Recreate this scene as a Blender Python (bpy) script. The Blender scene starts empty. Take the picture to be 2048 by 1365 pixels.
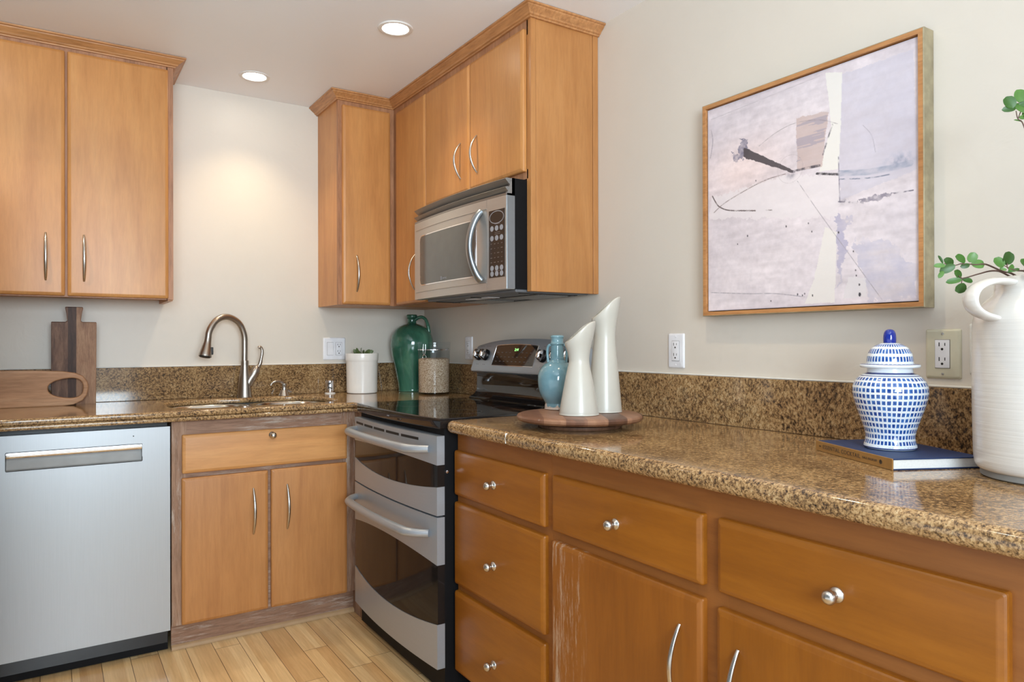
import bpy, bmesh, math, random
import numpy as np
from mathutils import Vector, Matrix, noise as mnoise
random.seed(7)
PI = math.pi
S = bpy.context.scene
COL = S.collection

# ------------------------------------------------------------------ camera, world, exposure, daylight
cam_data = bpy.data.cameras.new('camera')
cam = bpy.data.objects.new('camera', cam_data)
COL.objects.link(cam)
cam_data.sensor_width = 36.0
cam_data.lens = 1419.3992 / 2048 * 36.0
cam_data.clip_start = 0.02
R_ = Vector((0.83809449, -0.54551904, -0.00257122))
U_ = Vector((0.00101339, -0.00315642, 0.99999451))
F_ = Vector((0.54552416, 0.83809249, 0.00209256))
m = Matrix((R_, U_, -F_)).transposed().to_4x4()
m.translation = Vector((-1.7351, -3.5557, 1.1674))
cam.matrix_world = m
S.camera = cam

S.view_settings.view_transform = 'Standard'
S.view_settings.look = 'None'
S.view_settings.gamma = 1.0
S.view_settings.use_curve_mapping = False
S.view_settings.exposure = 0.2

world = bpy.data.worlds.new('sky_and_low_fill')
S.world = world
world.use_nodes = True

def lin(r, g, b):
    f = lambda c: (c/255/12.92 if c/255 <= 0.04045 else ((c/255+0.055)/1.055)**2.4)
    return (f(r), f(g), f(b), 1.0)

H = 2.357          # ceiling height
SKY = 0.2           # world light entering where walls are left out behind and left: upper half
GROUND = 1.2        # lower half, made brighter as added fill to lift the ceiling
LOW_FILLC = (0.90, 0.96, 1.0)
FRONT = 150.0       # added unseen area light, filling in window daylight from behind the camera
CAN = 18.5
DAYC = (0.76, 0.90, 1.0)
wn = world.node_tree; wtc = wn.nodes.new('ShaderNodeTexCoord'); wsp = wn.nodes.new('ShaderNodeSeparateXYZ'); wrp = wn.nodes.new('ShaderNodeValToRGB')
wn.links.new(wtc.outputs['Generated'], wsp.inputs[0]); wma = wn.nodes.new('ShaderNodeMath'); wma.operation = 'MULTIPLY_ADD'; wma.inputs[1].default_value = 0.5; wma.inputs[2].default_value = 0.5
wn.links.new(wsp.outputs[2], wma.inputs[0]); wn.links.new(wma.outputs[0], wrp.inputs[0])
wrp.color_ramp.elements[0].position = 0.48; wrp.color_ramp.elements[0].color = (*[c*GROUND for c in LOW_FILLC], 1)
wrp.color_ramp.elements[1].position = 0.52; wrp.color_ramp.elements[1].color = (*[c*SKY for c in DAYC], 1)
wn.links.new(wrp.outputs[0], wn.nodes['Background'].inputs[0])
CANC = (1.0, 0.80, 0.52)

l = bpy.data.lights.new('rear_daylight_fill', 'AREA'); l.shape = 'RECTANGLE'; l.size, l.size_y = 1.6, 1.2; l.energy = FRONT; l.color = DAYC  # unseen fill lamp, no window is built around it
o = bpy.data.objects.new('rear_daylight_fill', l); o.location = (-1.85, -5.2, 1.65); o.rotation_euler = (math.radians(118), 0, math.radians(-6)); COL.objects.link(o)

# ------------------------------------------------------------------ materials
MATS = {}
def new_mat(name):
    mt = bpy.data.materials.new(name); mt.use_nodes = True
    nt = mt.node_tree; nt.nodes.clear()
    out = nt.nodes.new('ShaderNodeOutputMaterial')
    b = nt.nodes.new('ShaderNodeBsdfPrincipled')
    nt.links.new(b.outputs[0], out.inputs[0])
    MATS[name] = mt
    return mt, nt, b
def N(nt, t, **kw):
    n = nt.nodes.new('ShaderNode' + t)
    for k, v in kw.items():
        if k in n.inputs.keys(): n.inputs[k].default_value = v
        else: setattr(n, k, v)
    return n
def L(nt, a, b): nt.links.new(a, b)
def ramp(nt, fac, stops, interp='LINEAR'):
    r = nt.nodes.new('ShaderNodeValToRGB'); cr = r.color_ramp; cr.interpolation = interp
    while len(cr.elements) > 1: cr.elements.remove(cr.elements[-1])
    for i, (p, c) in enumerate(stops):
        e = cr.elements[0] if i == 0 else cr.elements.new(p)
        e.position = p; e.color = c if len(c) == 4 else (*c, 1)
    L(nt, fac, r.inputs[0]); return r.outputs[0]
def mix(nt, fac, a, b, mode='MIX'):
    n = nt.nodes.new('ShaderNodeMix'); n.data_type = 'RGBA'; n.blend_type = mode
    for sock, v in ((0, fac), (6, a), (7, b)):
        if isinstance(v, (int, float)): n.inputs[sock].default_value = v
        elif isinstance(v, tuple): n.inputs[sock].default_value = v
        else: L(nt, v, n.inputs[sock])
    return n.outputs[2]
def math_(nt, op, a, b=None, c=None):
    n = nt.nodes.new('ShaderNodeMath'); n.operation = op
    for i, v in enumerate((a, b, c)):
        if v is None: continue
        if isinstance(v, (int, float)): n.inputs[i].default_value = v
        else: L(nt, v, n.inputs[i])
    return n.outputs[0]
def mapped(nt, scale=(1, 1, 1), rot=(0, 0, 0), rnd=False, src='Object'):
    tc = N(nt, 'TexCoord'); mp = N(nt, 'Mapping')
    mp.inputs['Scale'].default_value = scale; mp.inputs['Rotation'].default_value = rot
    L(nt, tc.outputs[src], mp.inputs[0])
    if rnd:
        oi = N(nt, 'ObjectInfo'); v = N(nt, 'VectorMath', operation='SCALE')
        v.inputs[0].default_value = (17.3, 9.1, 23.7); L(nt, oi.outputs['Random'], v.inputs['Scale'])
        a = N(nt, 'VectorMath', operation='ADD'); L(nt, mp.outputs[0], a.inputs[0]); L(nt, v.outputs[0], a.inputs[1])
        return a.outputs[0]
    return mp.outputs[0]
def noise(nt, vec, scale, detail=3, rough=0.55, dist=0.0):
    n = N(nt, 'TexNoise'); n.inputs['Scale'].default_value = scale; n.inputs['Detail'].default_value = detail
    n.inputs['Roughness'].default_value = rough; n.inputs['Distortion'].default_value = dist
    L(nt, vec, n.inputs['Vector']); return n.outputs['Fac']
def bump(nt, b, h, strength=0.1, dist=0.002):
    n = N(nt, 'Bump'); n.inputs['Strength'].default_value = strength; n.inputs['Distance'].default_value = dist
    L(nt, h, n.inputs['Height']); L(nt, n.outputs[0], b.inputs['Normal'])
def plain(name, col, rough=0.5, metal=0.0, coat=0.0, spec=0.5, var=0.06, vscale=20, **kw):
    mt, nt, b = new_mat(name)
    v = mapped(nt); f = noise(nt, v, vscale, 3)
    d = tuple(c*(1-var) for c in col[:3]) + (1,); e = tuple(min(1, c*(1+var)) for c in col[:3]) + (1,)
    L(nt, ramp(nt, f, [(0.3, d), (0.7, e)]), b.inputs['Base Color'])
    b.inputs['Roughness'].default_value = rough; b.inputs['Metallic'].default_value = metal
    b.inputs['Coat Weight'].default_value = coat; b.inputs['Specular IOR Level'].default_value = spec
    for k, val in kw.items(): b.inputs[k].default_value = val
    return mt
def wood(name, dark, mid, light, axis='z', rough=0.40, coat=0.03, fine=0.10, worn=None, k=1.0):
    mt, nt, b = new_mat(name)
    sc = {'x': (0.9, 9, 9), 'y': (9, 0.9, 9), 'z': (9, 9, 0.9)}[axis]
    v = mapped(nt, tuple(a*k for a in sc), rnd=True)
    f1 = noise(nt, v, 1.3, 5, 0.55, 1.1)
    c = ramp(nt, f1, [(0.15, dark), (0.5, mid), (0.85, light)])
    f2 = noise(nt, v, 11.0, 4, 0.7, 0.3)
    g = ramp(nt, f2, [(0.35, (1-fine, 1-fine*1.15, 1-fine*1.3, 1)), (0.6, (1, 1, 1, 1))])
    c = mix(nt, 1.0, c, g, 'MULTIPLY')
    v2 = mapped(nt, (1, 1, 1), rnd=True)
    f3 = noise(nt, v2, 5.0, 2, 0.5, 0.4)
    h = ramp(nt, f3, [(0.3, (0.96, 0.95, 0.93, 1)), (0.7, (1.04, 1.04, 1.03, 1))])
    c = mix(nt, 1.0, c, h, 'MULTIPLY')
    if worn:
        wc, lo, hi, amt = worn
        f4 = noise(nt, v, 6.0, 6, 0.8, 0.2)
        f5 = noise(nt, v2, 3.5, 3, 0.6)
        if name == 'shaded_maple_worn':   # the finish has gone along the left third of this door
            tc = N(nt, 'TexCoord'); sp = N(nt, 'SeparateXYZ'); L(nt, tc.outputs['Object'], sp.inputs[0])
            f5 = math_(nt, 'ADD', math_(nt, 'MULTIPLY', f5, 0.35), ramp(nt, sp.outputs[1], [(0.36, (0, 0, 0, 1)), (0.45, (0.42, 0.42, 0.42, 1)), (0.52, (0.5, 0.5, 0.5, 1))]))
        w = math_(nt, 'MULTIPLY', ramp(nt, f4, [(lo, (0, 0, 0, 1)), (hi, (1, 1, 1, 1))]), ramp(nt, f5, [(0.42, (0, 0, 0, 1)), (0.62, (amt, amt, amt, 1))]))
        c = mix(nt, w, c, wc)
    L(nt, c, b.inputs['Base Color'])
    b.inputs['Roughness'].default_value = rough; b.inputs['Coat Weight'].default_value = coat
    b.inputs['Coat Roughness'].default_value = 0.2
    bump(nt, b, f2, 0.06, 0.001)
    return mt
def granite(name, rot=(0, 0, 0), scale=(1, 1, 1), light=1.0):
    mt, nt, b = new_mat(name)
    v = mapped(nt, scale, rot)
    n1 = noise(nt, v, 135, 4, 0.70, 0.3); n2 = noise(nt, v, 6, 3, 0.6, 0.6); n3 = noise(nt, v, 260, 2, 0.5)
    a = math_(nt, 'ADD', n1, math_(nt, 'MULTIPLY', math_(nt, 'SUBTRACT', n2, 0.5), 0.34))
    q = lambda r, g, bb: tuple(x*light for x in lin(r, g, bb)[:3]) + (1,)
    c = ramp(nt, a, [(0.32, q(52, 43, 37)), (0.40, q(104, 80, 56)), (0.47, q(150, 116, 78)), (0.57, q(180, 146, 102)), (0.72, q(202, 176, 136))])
    sp = ramp(nt, n3, [(0.36, (0.32, 0.29, 0.27, 1)), (0.47, (1, 1, 1, 1))])
    c = mix(nt, 0.85, c, sp, 'MULTIPLY')
    n4 = noise(nt, v, 11, 5, 0.7, 1.5)
    vein = ramp(nt, n4, [(0.475, (0, 0, 0, 1)), (0.497, (0.75, 0.75, 0.75, 1)), (0.52, (0, 0, 0, 1))])
    n5 = noise(nt, v, 3.1, 2)
    vm = math_(nt, 'MULTIPLY', vein, ramp(nt, n5, [(0.5, (0, 0, 0, 1)), (0.6, (1, 1, 1, 1))]))
    c = mix(nt, vm, c, q(62, 50, 42))
    L(nt, c, b.inputs['Base Color'])
    b.inputs['Roughness'].default_value = 0.09; b.inputs['Specular IOR Level'].default_value = 0.55
    return mt
def steel(name, col, rough, brush=(1, 1, 200), var=0.05, metal=1.0):
    mt, nt, b = new_mat(name)
    v = mapped(nt, brush); f = noise(nt, v, 3.0, 3, 0.6)
    L(nt, ramp(nt, f, [(0.3, tuple(c*(1-var) for c in col) + (1,)), (0.7, tuple(min(1, c*(1+var)) for c in col) + (1,))]), b.inputs['Base Color'])
    b.inputs['Metallic'].default_value = metal
    r = math_(nt, 'ADD', math_(nt, 'MULTIPLY', f, 0.08), rough - 0.04); L(nt, r, b.inputs['Roughness'])
    return mt
def glossy_clear(name, tint=(1, 1, 1, 1), rough=0.02, ior=1.45):
    mt = bpy.data.materials.new(name); mt.use_nodes = True; nt = mt.node_tree; nt.nodes.clear()
    out = nt.nodes.new('ShaderNodeOutputMaterial'); t = nt.nodes.new('ShaderNodeBsdfTransparent'); t.inputs[0].default_value = tint
    g = nt.nodes.new('ShaderNodeBsdfGlossy'); g.inputs['Roughness'].default_value = rough
    fr = nt.nodes.new('ShaderNodeLayerWeight'); fr.inputs[0].default_value = 0.5; ge = nt.nodes.new('ShaderNodeNewGeometry')
    fc = math_(nt, 'ADD', math_(nt, 'MULTIPLY', math_(nt, 'POWER', fr.outputs['Facing'], 4.0), 0.45), 0.04)
    fc = math_(nt, 'MULTIPLY', fc, math_(nt, 'SUBTRACT', 1.0, ge.outputs['Backfacing']))
    mx = nt.nodes.new('ShaderNodeMixShader'); L(nt, fc, mx.inputs[0]); L(nt, t.outputs[0], mx.inputs[1]); L(nt, g.outputs[0], mx.inputs[2]); L(nt, mx.outputs[0], out.inputs[0])
    MATS[name] = mt; return mt
def emis(name, col, strength):
    mt, nt, b = new_mat(name); b.inputs['Base Color'].default_value = col
    b.inputs['Emission Color'].default_value = col; b.inputs['Emission Strength'].default_value = strength; return mt

def wall_mat(name, col, bs=0.12):
    mt, nt, b = new_mat(name)
    v = mapped(nt); f = noise(nt, v, 2.2, 4, 0.6); g = noise(nt, v, 14, 3, 0.55, 0.8)
    L(nt, ramp(nt, f, [(0.3, tuple(c*0.975 for c in col[:3]) + (1,)), (0.7, tuple(c*1.015 for c in col[:3]) + (1,))]), b.inputs['Base Color'])
    b.inputs['Roughness'].default_value = 0.42; b.inputs['Specular IOR Level'].default_value = 0.35
    h = ramp(nt, g, [(0.45, (0, 0, 0, 1)), (0.62, (1, 1, 1, 1))]); bump(nt, b, h, bs, 0.002); return mt
WALL = wall_mat('troweled_wall_paint', lin(215, 206, 194))
CEIL = wall_mat('ceiling_paint', lin(247, 250, 254), 0.05)

def floor_mat():
    mt, nt, b = new_mat('maple_plank_floor')
    v = mapped(nt, (1, 1, 1), (0, 0, PI/2))
    mp = nt.nodes[-1] if False else None
    tc = N(nt, 'TexCoord'); mpn = N(nt, 'Mapping'); mpn.vector_type = 'POINT'
    mpn.inputs['Location'].default_value = (0.0, 0.0, 0); mpn.inputs['Rotation'].default_value = (0, 0, PI/2)
    L(nt, tc.outputs['Object'], mpn.inputs[0])
    sep = N(nt, 'SeparateXYZ'); L(nt, tc.outputs['Object'], sep.inputs[0])
    W = 0.0925
    col_i = math_(nt, 'FLOOR', math_(nt, 'DIVIDE', math_(nt, 'ADD', sep.outputs[0], 1.58+0.0925*30), W))
    fx = math_(nt, 'FRACT', math_(nt, 'DIVIDE', math_(nt, 'ADD', sep.outputs[0], 1.58+0.0925*30), W))
    wn = N(nt, 'TexWhiteNoise', noise_dimensions='1D'); L(nt, col_i, wn.inputs['W'])
    yo = math_(nt, 'ADD', math_(nt, 'DIVIDE', sep.outputs[1], 0.62), math_(nt, 'MULTIPLY', wn.outputs['Value'], 7.3))
    row_i = math_(nt, 'FLOOR', yo); fy = math_(nt, 'FRACT', yo)
    cv = N(nt, 'CombineXYZ'); L(nt, col_i, cv.inputs[0]); L(nt, row_i, cv.inputs[1])
    w2 = N(nt, 'TexWhiteNoise', noise_dimensions='3D'); L(nt, cv.outputs[0], w2.inputs['Vector'])
    # narrow strips inside one plank, as bamboo or strip maple shows
    sc = N(nt, 'CombineXYZ'); L(nt, math_(nt, 'FLOOR', math_(nt, 'MULTIPLY', fx, 4.0)), sc.inputs[0]); L(nt, col_i, sc.inputs[1]); L(nt, row_i, sc.inputs[2])
    w3 = N(nt, 'TexWhiteNoise', noise_dimensions='3D'); L(nt, sc.outputs[0], w3.inputs['Vector'])
    t = math_(nt, 'ADD', math_(nt, 'MULTIPLY', w2.outputs['Value'], 0.45), math_(nt, 'MULTIPLY', w3.outputs['Value'], 0.55))
    c = ramp(nt, t, [(0.1, lin(190, 148, 100)), (0.5, lin(216, 180, 130)), (0.9, lin(232, 202, 154))])
    g = noise(nt, mapped(nt, (40, 2.0, 1)), 3.0, 5, 0.65, 0.3)
    c = mix(nt, 1.0, c, ramp(nt, g, [(0.3, (0.84, 0.81, 0.76, 1)), (0.65, (1.03, 1.03, 1.03, 1))]), 'MULTIPLY')
    def near(f, w): return math_(nt, 'LESS_THAN', math_(nt, 'MINIMUM', f, math_(nt, 'SUBTRACT', 1.0, f)), w)
    gap = math_(nt, 'MAXIMUM', near(fx, 0.010), near(fy, 0.0016))
    c = mix(nt, gap, c, lin(74, 48, 26))
    L(nt, c, b.inputs['Base Color']); b.inputs['Roughness'].default_value = 0.3; b.inputs['Coat Weight'].default_value = 0.25
    return mt
FLOOR = floor_mat()

MAPLE = wood('honey_maple', lin(178, 118, 64), lin(198, 138, 79), lin(207, 150, 90))
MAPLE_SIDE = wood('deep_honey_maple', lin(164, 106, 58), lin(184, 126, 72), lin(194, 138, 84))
MAPLE_X = wood('honey_maple_horizontal', lin(184, 126, 72), lin(204, 146, 88), lin(213, 158, 99), 'x')
MAPLE_FRAME = wood('weathered_maple_frame', lin(150, 104, 74), lin(176, 124, 88), lin(192, 146, 108), 'z', 0.5, 0.0, 0.3)
MAPLE_GREY = wood('worn_grey_maple', lin(128, 96, 76), lin(154, 118, 94), lin(174, 140, 114), 'z', 0.6, 0.0, 0.35, worn=(lin(186, 170, 156), 0.5, 0.62, 0.8))
MAPLE_GREY_X = wood('worn_grey_maple_rail', lin(124, 92, 74), lin(150, 114, 92), lin(168, 134, 110), 'x', 0.6, 0.0, 0.35, worn=(lin(186, 170, 156), 0.5, 0.62, 0.8))
AMBER = wood('shaded_maple', lin(128, 72, 13), lin(148, 87, 19), lin(160, 98, 27), 'z', 0.36, 0.08)  # these four woods: right-hand maple with its dim, warm light put into the colour
MAPLE_SHADED_Y = wood('shaded_maple_horizontal', lin(130, 74, 13), lin(150, 89, 19), lin(162, 100, 28), 'y', 0.36, 0.08)
MAPLE_SHADED_WORN = wood('shaded_maple_worn', lin(128, 72, 16), lin(148, 86, 22), lin(160, 97, 31), 'z', 0.4, 0.1, worn=(lin(206, 184, 160), 0.52, 0.66, 0.8))
MAPLE_SHADED_FRAME = wood('shaded_maple_frame', lin(122, 70, 26), lin(142, 86, 36), lin(154, 97, 46), 'y', 0.45, 0.05)
CROWN = wood('crown_maple', lin(172, 118, 72), lin(194, 138, 88), lin(210, 158, 106), 'x', 0.42, 0.05, 0.3)
CROWN_Y = wood('crown_maple_right', lin(172, 118, 72), lin(194, 138, 88), lin(210, 158, 106), 'y', 0.42, 0.05, 0.3)
WALNUT = wood('walnut_board', lin(66, 44, 32), lin(112, 78, 58), lin(146, 106, 80), 'z', 0.55, 0.0, 0.35, k=1.0)
ACACIA = wood('pale_acacia', lin(160, 116, 82), lin(190, 144, 108), lin(212, 178, 146), 'x', 0.55, 0.0, 0.25, k=0.8)
SHOE = plain('pale_shoe_moulding_wood', lin(176, 142, 104), 0.5)
GRAN_TOP = granite('granite_counter')
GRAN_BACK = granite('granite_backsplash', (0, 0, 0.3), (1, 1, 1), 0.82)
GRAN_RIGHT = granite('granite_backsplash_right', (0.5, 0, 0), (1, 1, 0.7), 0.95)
CAULK = plain('white_caulk', lin(225, 222, 215), 0.6)
STEEL_Z = steel('brushed_steel_vertical', (0.44, 0.46, 0.48), 0.42, (200, 200, 2), 0.03, 0.7)
STEEL_Y = steel('brushed_steel_wide', (0.41, 0.44, 0.48), 0.36, (60, 2, 200), 0.03, 0.55)
STEEL_SINK = steel('sink_steel', (0.62, 0.60, 0.56), 0.22, (6, 6, 6))
NICKEL = plain('brushed_nickel', (0.60, 0.57, 0.53), 0.27, 1.0, var=0.02)
BRONZE_NI = plain('faucet_nickel', (0.47, 0.42, 0.37), 0.30, 1.0, var=0.02)
CHROME = plain('chrome', (0.8, 0.8, 0.82), 0.06, 1.0, var=0.02)
STEEL_MW = steel('microwave_steel', (0.50, 0.48, 0.455), 0.33, (60, 2, 200), 0.03, 0.65)
GREYMET = steel('grey_fascia', (0.36, 0.36, 0.36), 0.42, (10, 2, 60))
BLUESTEEL = steel('door_pull_steel', (0.36, 0.40, 0.44), 0.32, (20, 20, 20), 0.02)
FRIDGE = steel('fridge_steel', (0.52, 0.54, 0.56), 0.50, (120, 120, 2), 0.03, 0.4)
POCKET = plain('grey_pocket', lin(165, 163, 160), 0.45)
BLACK = plain('black_enamel', (0.006, 0.006, 0.007), 0.25)
OVENGLASS = plain('oven_door_glass', (0.014, 0.011, 0.010), 0.05, 0, spec=0.22)
KICKBLACK = plain('matte_black_kick', (0.006, 0.006, 0.007), 0.55, spec=0.15)
BLACKGLASS = plain('black_glass', (0.012, 0.010, 0.010), 0.035, 0, spec=0.6)
DARKBROWN = plain('dark_keypad', lin(50, 42, 38), 0.25)
MWGLASS = plain('microwave_window', lin(78, 79, 78), 0.10, spec=0.8)
GREYPRINT = plain('grey_print', lin(150, 150, 156), 0.4)
PRINT = plain('faint_print', lin(110, 100, 96), 0.5)
WHITEPL = plain('white_plastic', lin(232, 232, 236), 0.35)
ALMOND = plain('almond_plastic', lin(206, 200, 176), 0.35)
DARK = plain('dark_slot', (0.01, 0.01, 0.01), 0.5)
SCREW = plain('screw_metal', (0.6, 0.6, 0.58), 0.35, 1.0)
GREENLED = emis('clock_led', (0.35, 0.9, 0.25, 1), 1.6)
LAMP = emis('lamp_lens', (1.0, 0.93, 0.82, 1), 25.0)
TRIMW = plain('lamp_trim_white', lin(232, 230, 226), 0.4)
CREAMCER = plain('cream_ceramic', lin(192, 188, 178), 0.34, coat=0.12, var=0.02)
POTWHITE = plain('white_pot_glaze', lin(240, 236, 230), 0.2, coat=0.3, var=0.02)
SOIL = plain('potting_soil', lin(52, 40, 30), 0.9, var=0.4, vscale=150)
SUCC = plain('succulent_leaf', lin(104, 122, 74), 0.5, var=0.2)
STEMM = plain('brown_stem', lin(98, 74, 64), 0.7, var=0.2)
def leaf_mat():
    mt, nt, b = new_mat('branch_leaf')
    oi = N(nt, 'ObjectInfo'); f = noise(nt, mapped(nt, rnd=True), 60, 3)
    c = ramp(nt, oi.outputs['Random'], [(0.0, lin(40, 74, 22)), (0.5, lin(62, 106, 36)), (1.0, lin(92, 132, 66))])
    L(nt, mix(nt, 1.0, c, ramp(nt, f, [(0.3, (0.85, 0.85, 0.85, 1)), (0.7, (1.08, 1.08, 1.05, 1))]), 'MULTIPLY'), b.inputs['Base Color'])
    b.inputs['Roughness'].default_value = 0.42; return mt
LEAF = leaf_mat()
def glaze(name, stops, scale, rough=0.1, mapsc=(1, 1, 1), drip=None):
    mt, nt, b = new_mat(name)
    v = mapped(nt, mapsc); f = noise(nt, v, scale, 5, 0.6, 0.8); c = ramp(nt, f, stops)
    if drip:
        col, z, w = drip
        tc = N(nt, 'TexCoord'); sp = N(nt, 'SeparateXYZ'); L(nt, tc.outputs['Object'], sp.inputs[0])
        nn = noise(nt, mapped(nt, (1, 1, 0.3)), 26, 3)
        t = math_(nt, 'ADD', sp.outputs[2], math_(nt, 'MULTIPLY', math_(nt, 'SUBTRACT', 0.52, nn), w))
        c = mix(nt, ramp(nt, t, [(z, (1, 1, 1, 1)), (z + 0.002, (0, 0, 0, 1))]), c, col)
    L(nt, c, b.inputs['Base Color']); b.inputs['Roughness'].default_value = rough; b.inputs['Coat Weight'].default_value = 0.4; b.inputs['Coat Roughness'].default_value = 0.04
    return mt
GREENGL = glaze('green_glaze', [(0.3, lin(34, 76, 62)), (0.5, lin(60, 112, 90)), (0.72, lin(94, 146, 118))], 7, 0.12, (1, 1, 0.5))
TEALGL = glaze('blue_grey_glaze', [(0.3, lin(98, 134, 146)), (0.6, lin(118, 154, 164)), (0.8, lin(144, 174, 174))], 9, 0.12, drip=(lin(206, 186, 170), 0.012, 0.09))
def ribbed():
    mt, nt, b = new_mat('white_ribbed_glaze')
    v = mapped(nt, (1, 1, 90)); f = noise(nt, v, 1.2, 3, 0.6); g = noise(nt, mapped(nt), 5, 3)
    L(nt, ramp(nt, g, [(0.3, lin(218, 214, 208)), (0.7, lin(227, 223, 217))]), b.inputs['Base Color'])
    b.inputs['Roughness'].default_value = 0.22; b.inputs['Coat Weight'].default_value = 0.3; bump(nt, b, f, 0.5, 0.0022); return mt
RIBWHITE = ribbed()
FOOTGREY = plain('unglazed_grey_foot', lin(140, 138, 134), 0.8)
def checks(name, nu, nv, bands):
    # hand-painted blue squares on white porcelain; u runs round the jar, v along its profile
    mt, nt, b = new_mat(name)
    tc = N(nt, 'TexCoord'); sp = N(nt, 'SeparateXYZ'); L(nt, tc.outputs['UV'], sp.inputs[0])
    wob = noise(nt, mapped(nt), 45, 2)
    fu = math_(nt, 'FRACT', math_(nt, 'ADD', math_(nt, 'MULTIPLY', sp.outputs[0], nu), math_(nt, 'MULTIPLY', wob, 0.22)))
    fv = math_(nt, 'FRACT', math_(nt, 'ADD', math_(nt, 'MULTIPLY', sp.outputs[1], nv), math_(nt, 'MULTIPLY', wob, 0.22)))
    def inside(f, w): return math_(nt, 'LESS_THAN', math_(nt, 'ABSOLUTE', math_(nt, 'SUBTRACT', f, 0.5)), w)
    sq = math_(nt, 'MULTIPLY', inside(fu, 0.34), inside(fv, 0.32))
    inn = math_(nt, 'MULTIPLY', inside(fu, 0.16), inside(fv, 0.13))
    vv = sp.outputs[1]
    lo, hi = bands['range']
    sq = math_(nt, 'MULTIPLY', sq, math_(nt, 'MULTIPLY', math_(nt, 'GREATER_THAN', vv, lo), math_(nt, 'LESS_THAN', vv, hi)))
    f = noise(nt, mapped(nt), 70, 3)
    blue = ramp(nt, f, [(0.35, lin(24, 62, 138)), (0.65, lin(74, 124, 190))])
    blue = mix(nt, math_(nt, 'MULTIPLY', inn, 0.55), blue, lin(28, 60, 130))
    c = mix(nt, sq, lin(228, 234, 240), blue)
    for a, d in bands.get('lines', ()):
        ln = math_(nt, 'LESS_THAN', math_(nt, 'ABSOLUTE', math_(nt, 'SUBTRACT', vv, a)), d)
        c = mix(nt, ln, c, lin(22, 46, 120))
    L(nt, c, b.inputs['Base Color']); b.inputs['Roughness'].default_value = 0.12; b.inputs['Coat Weight'].default_value = 0.4; b.inputs['Coat Roughness'].default_value = 0.05
    return mt
JARBODY = checks('blue_check_porcelain', 44, 15, dict(range=(0.045, 0.86), lines=((0.03, 0.006), (0.875, 0.006), (0.93, 0.02))))
JARLID = checks('blue_check_lid', 40, 6.0, dict(range=(0.22, 0.97), lines=((0.2, 0.012),)))
COBALT = plain('cobalt_glaze', lin(22, 44, 140), 0.08, coat=0.5, var=0.1)
BOOKBLUE = plain('blue_cloth', lin(24, 48, 92), 0.55, var=0.12, vscale=200)
BOOKSPINE = plain('bronze_spine', lin(158, 116, 62), 0.45, var=0.08, vscale=80)
PAGES = plain('page_block', lin(226, 226, 224), 0.8, var=0.05, vscale=300)
LETTER = plain('dark_lettering', lin(70, 56, 44), 0.5)
FRAMEWOOD = wood('orange_frame_wood', lin(168, 112, 66), lin(192, 136, 84), lin(206, 152, 100), 'y', 0.45, 0.0, 0.3)
FRAMEGOLD = plain('distressed_champagne', lin(160, 148, 120), 0.45, 0.25, var=0.2, vscale=35)
FRAMEGAP = plain('shadow_gap_wood', lin(92, 62, 42), 0.7)
ACRYL = glossy_clear('clear_acrylic', (0.96, 0.97, 0.98, 1))
def oats():
    mt, nt, b = new_mat('rolled_oats')
    v = mapped(nt); f = noise(nt, v, 260, 3, 0.6)
    L(nt, ramp(nt, f, [(0.36, lin(140, 106, 74)), (0.5, lin(200, 172, 140)), (0.62, lin(232, 212, 186))]), b.inputs['Base Color'])
    b.inputs['Roughness'].default_value = 0.9; bump(nt, b, f, 0.6, 0.003); return mt
OATS = oats()
def walnut_round():
    mt, nt, b = new_mat('walnut_staves')
    tc = N(nt, 'TexCoord'); sp = N(nt, 'SeparateXYZ'); mp = N(nt, 'Mapping'); mp.inputs['Rotation'].default_value = (0, 0, 0.55); L(nt, tc.outputs['Object'], mp.inputs[0]); L(nt, mp.outputs[0], sp.inputs[0])
    st = math_(nt, 'FLOOR', math_(nt, 'MULTIPLY', math_(nt, 'ADD', sp.outputs[0], 1.0), 17))
    wn = N(nt, 'TexWhiteNoise', noise_dimensions='1D'); L(nt, st, wn.inputs['W'])
    f = noise(nt, mapped(nt, (22, 2.5, 3), (0, 0, 0.55)), 2.0, 5, 0.6, 0.8)
    c = ramp(nt, math_(nt, 'ADD', math_(nt, 'MULTIPLY', wn.outputs['Value'], 0.45), math_(nt, 'MULTIPLY', f, 0.55)), [(0.2, lin(74, 48, 36)), (0.5, lin(118, 80, 60)), (0.8, lin(158, 116, 88))])
    L(nt, c, b.inputs['Base Color']); b.inputs['Roughness'].default_value = 0.4; b.inputs['Coat Weight'].default_value = 0.1; return mt
WALROUND = walnut_round()
WINGLASS = glossy_clear('window_pane', (0.98, 0.99, 1, 1))
WINFRAME = plain('window_frame_paint', lin(235, 234, 230), 0.4)

# ------------------------------------------------------------------ object helpers
def origin(o):
    v = Vector((0, 0, 0))
    while o is not None: v += o.location; o = o.parent
    return v
def tag(o, label=None, cat=None, group=None, kind=None):
    for k, v in (('label', label), ('category', cat), ('group', group), ('kind', kind)):
        if v: o[k] = v
    return o
def thing(name, label, cat, loc, group=None):
    o = bpy.data.objects.new(name, None); o.empty_display_size = 0.05; COL.objects.link(o); o.location = loc
    return tag(o, label, cat, group)
def finish(name, me, mt, parent=None, smooth=35, loc=None):
    me.name = name
    me.materials.clear(); me.materials.append(mt)
    o = bpy.data.objects.new(name, me); COL.objects.link(o)
    off = origin(parent) if parent is not None else Vector(loc or (0, 0, 0))
    me.transform(Matrix.Translation(-off))
    if parent is not None: o.parent = parent
    else: o.location = off
    if smooth:
        for p in me.polygons: p.use_smooth = True
        me.set_sharp_from_angle(angle=math.radians(smooth))
    return o
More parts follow.
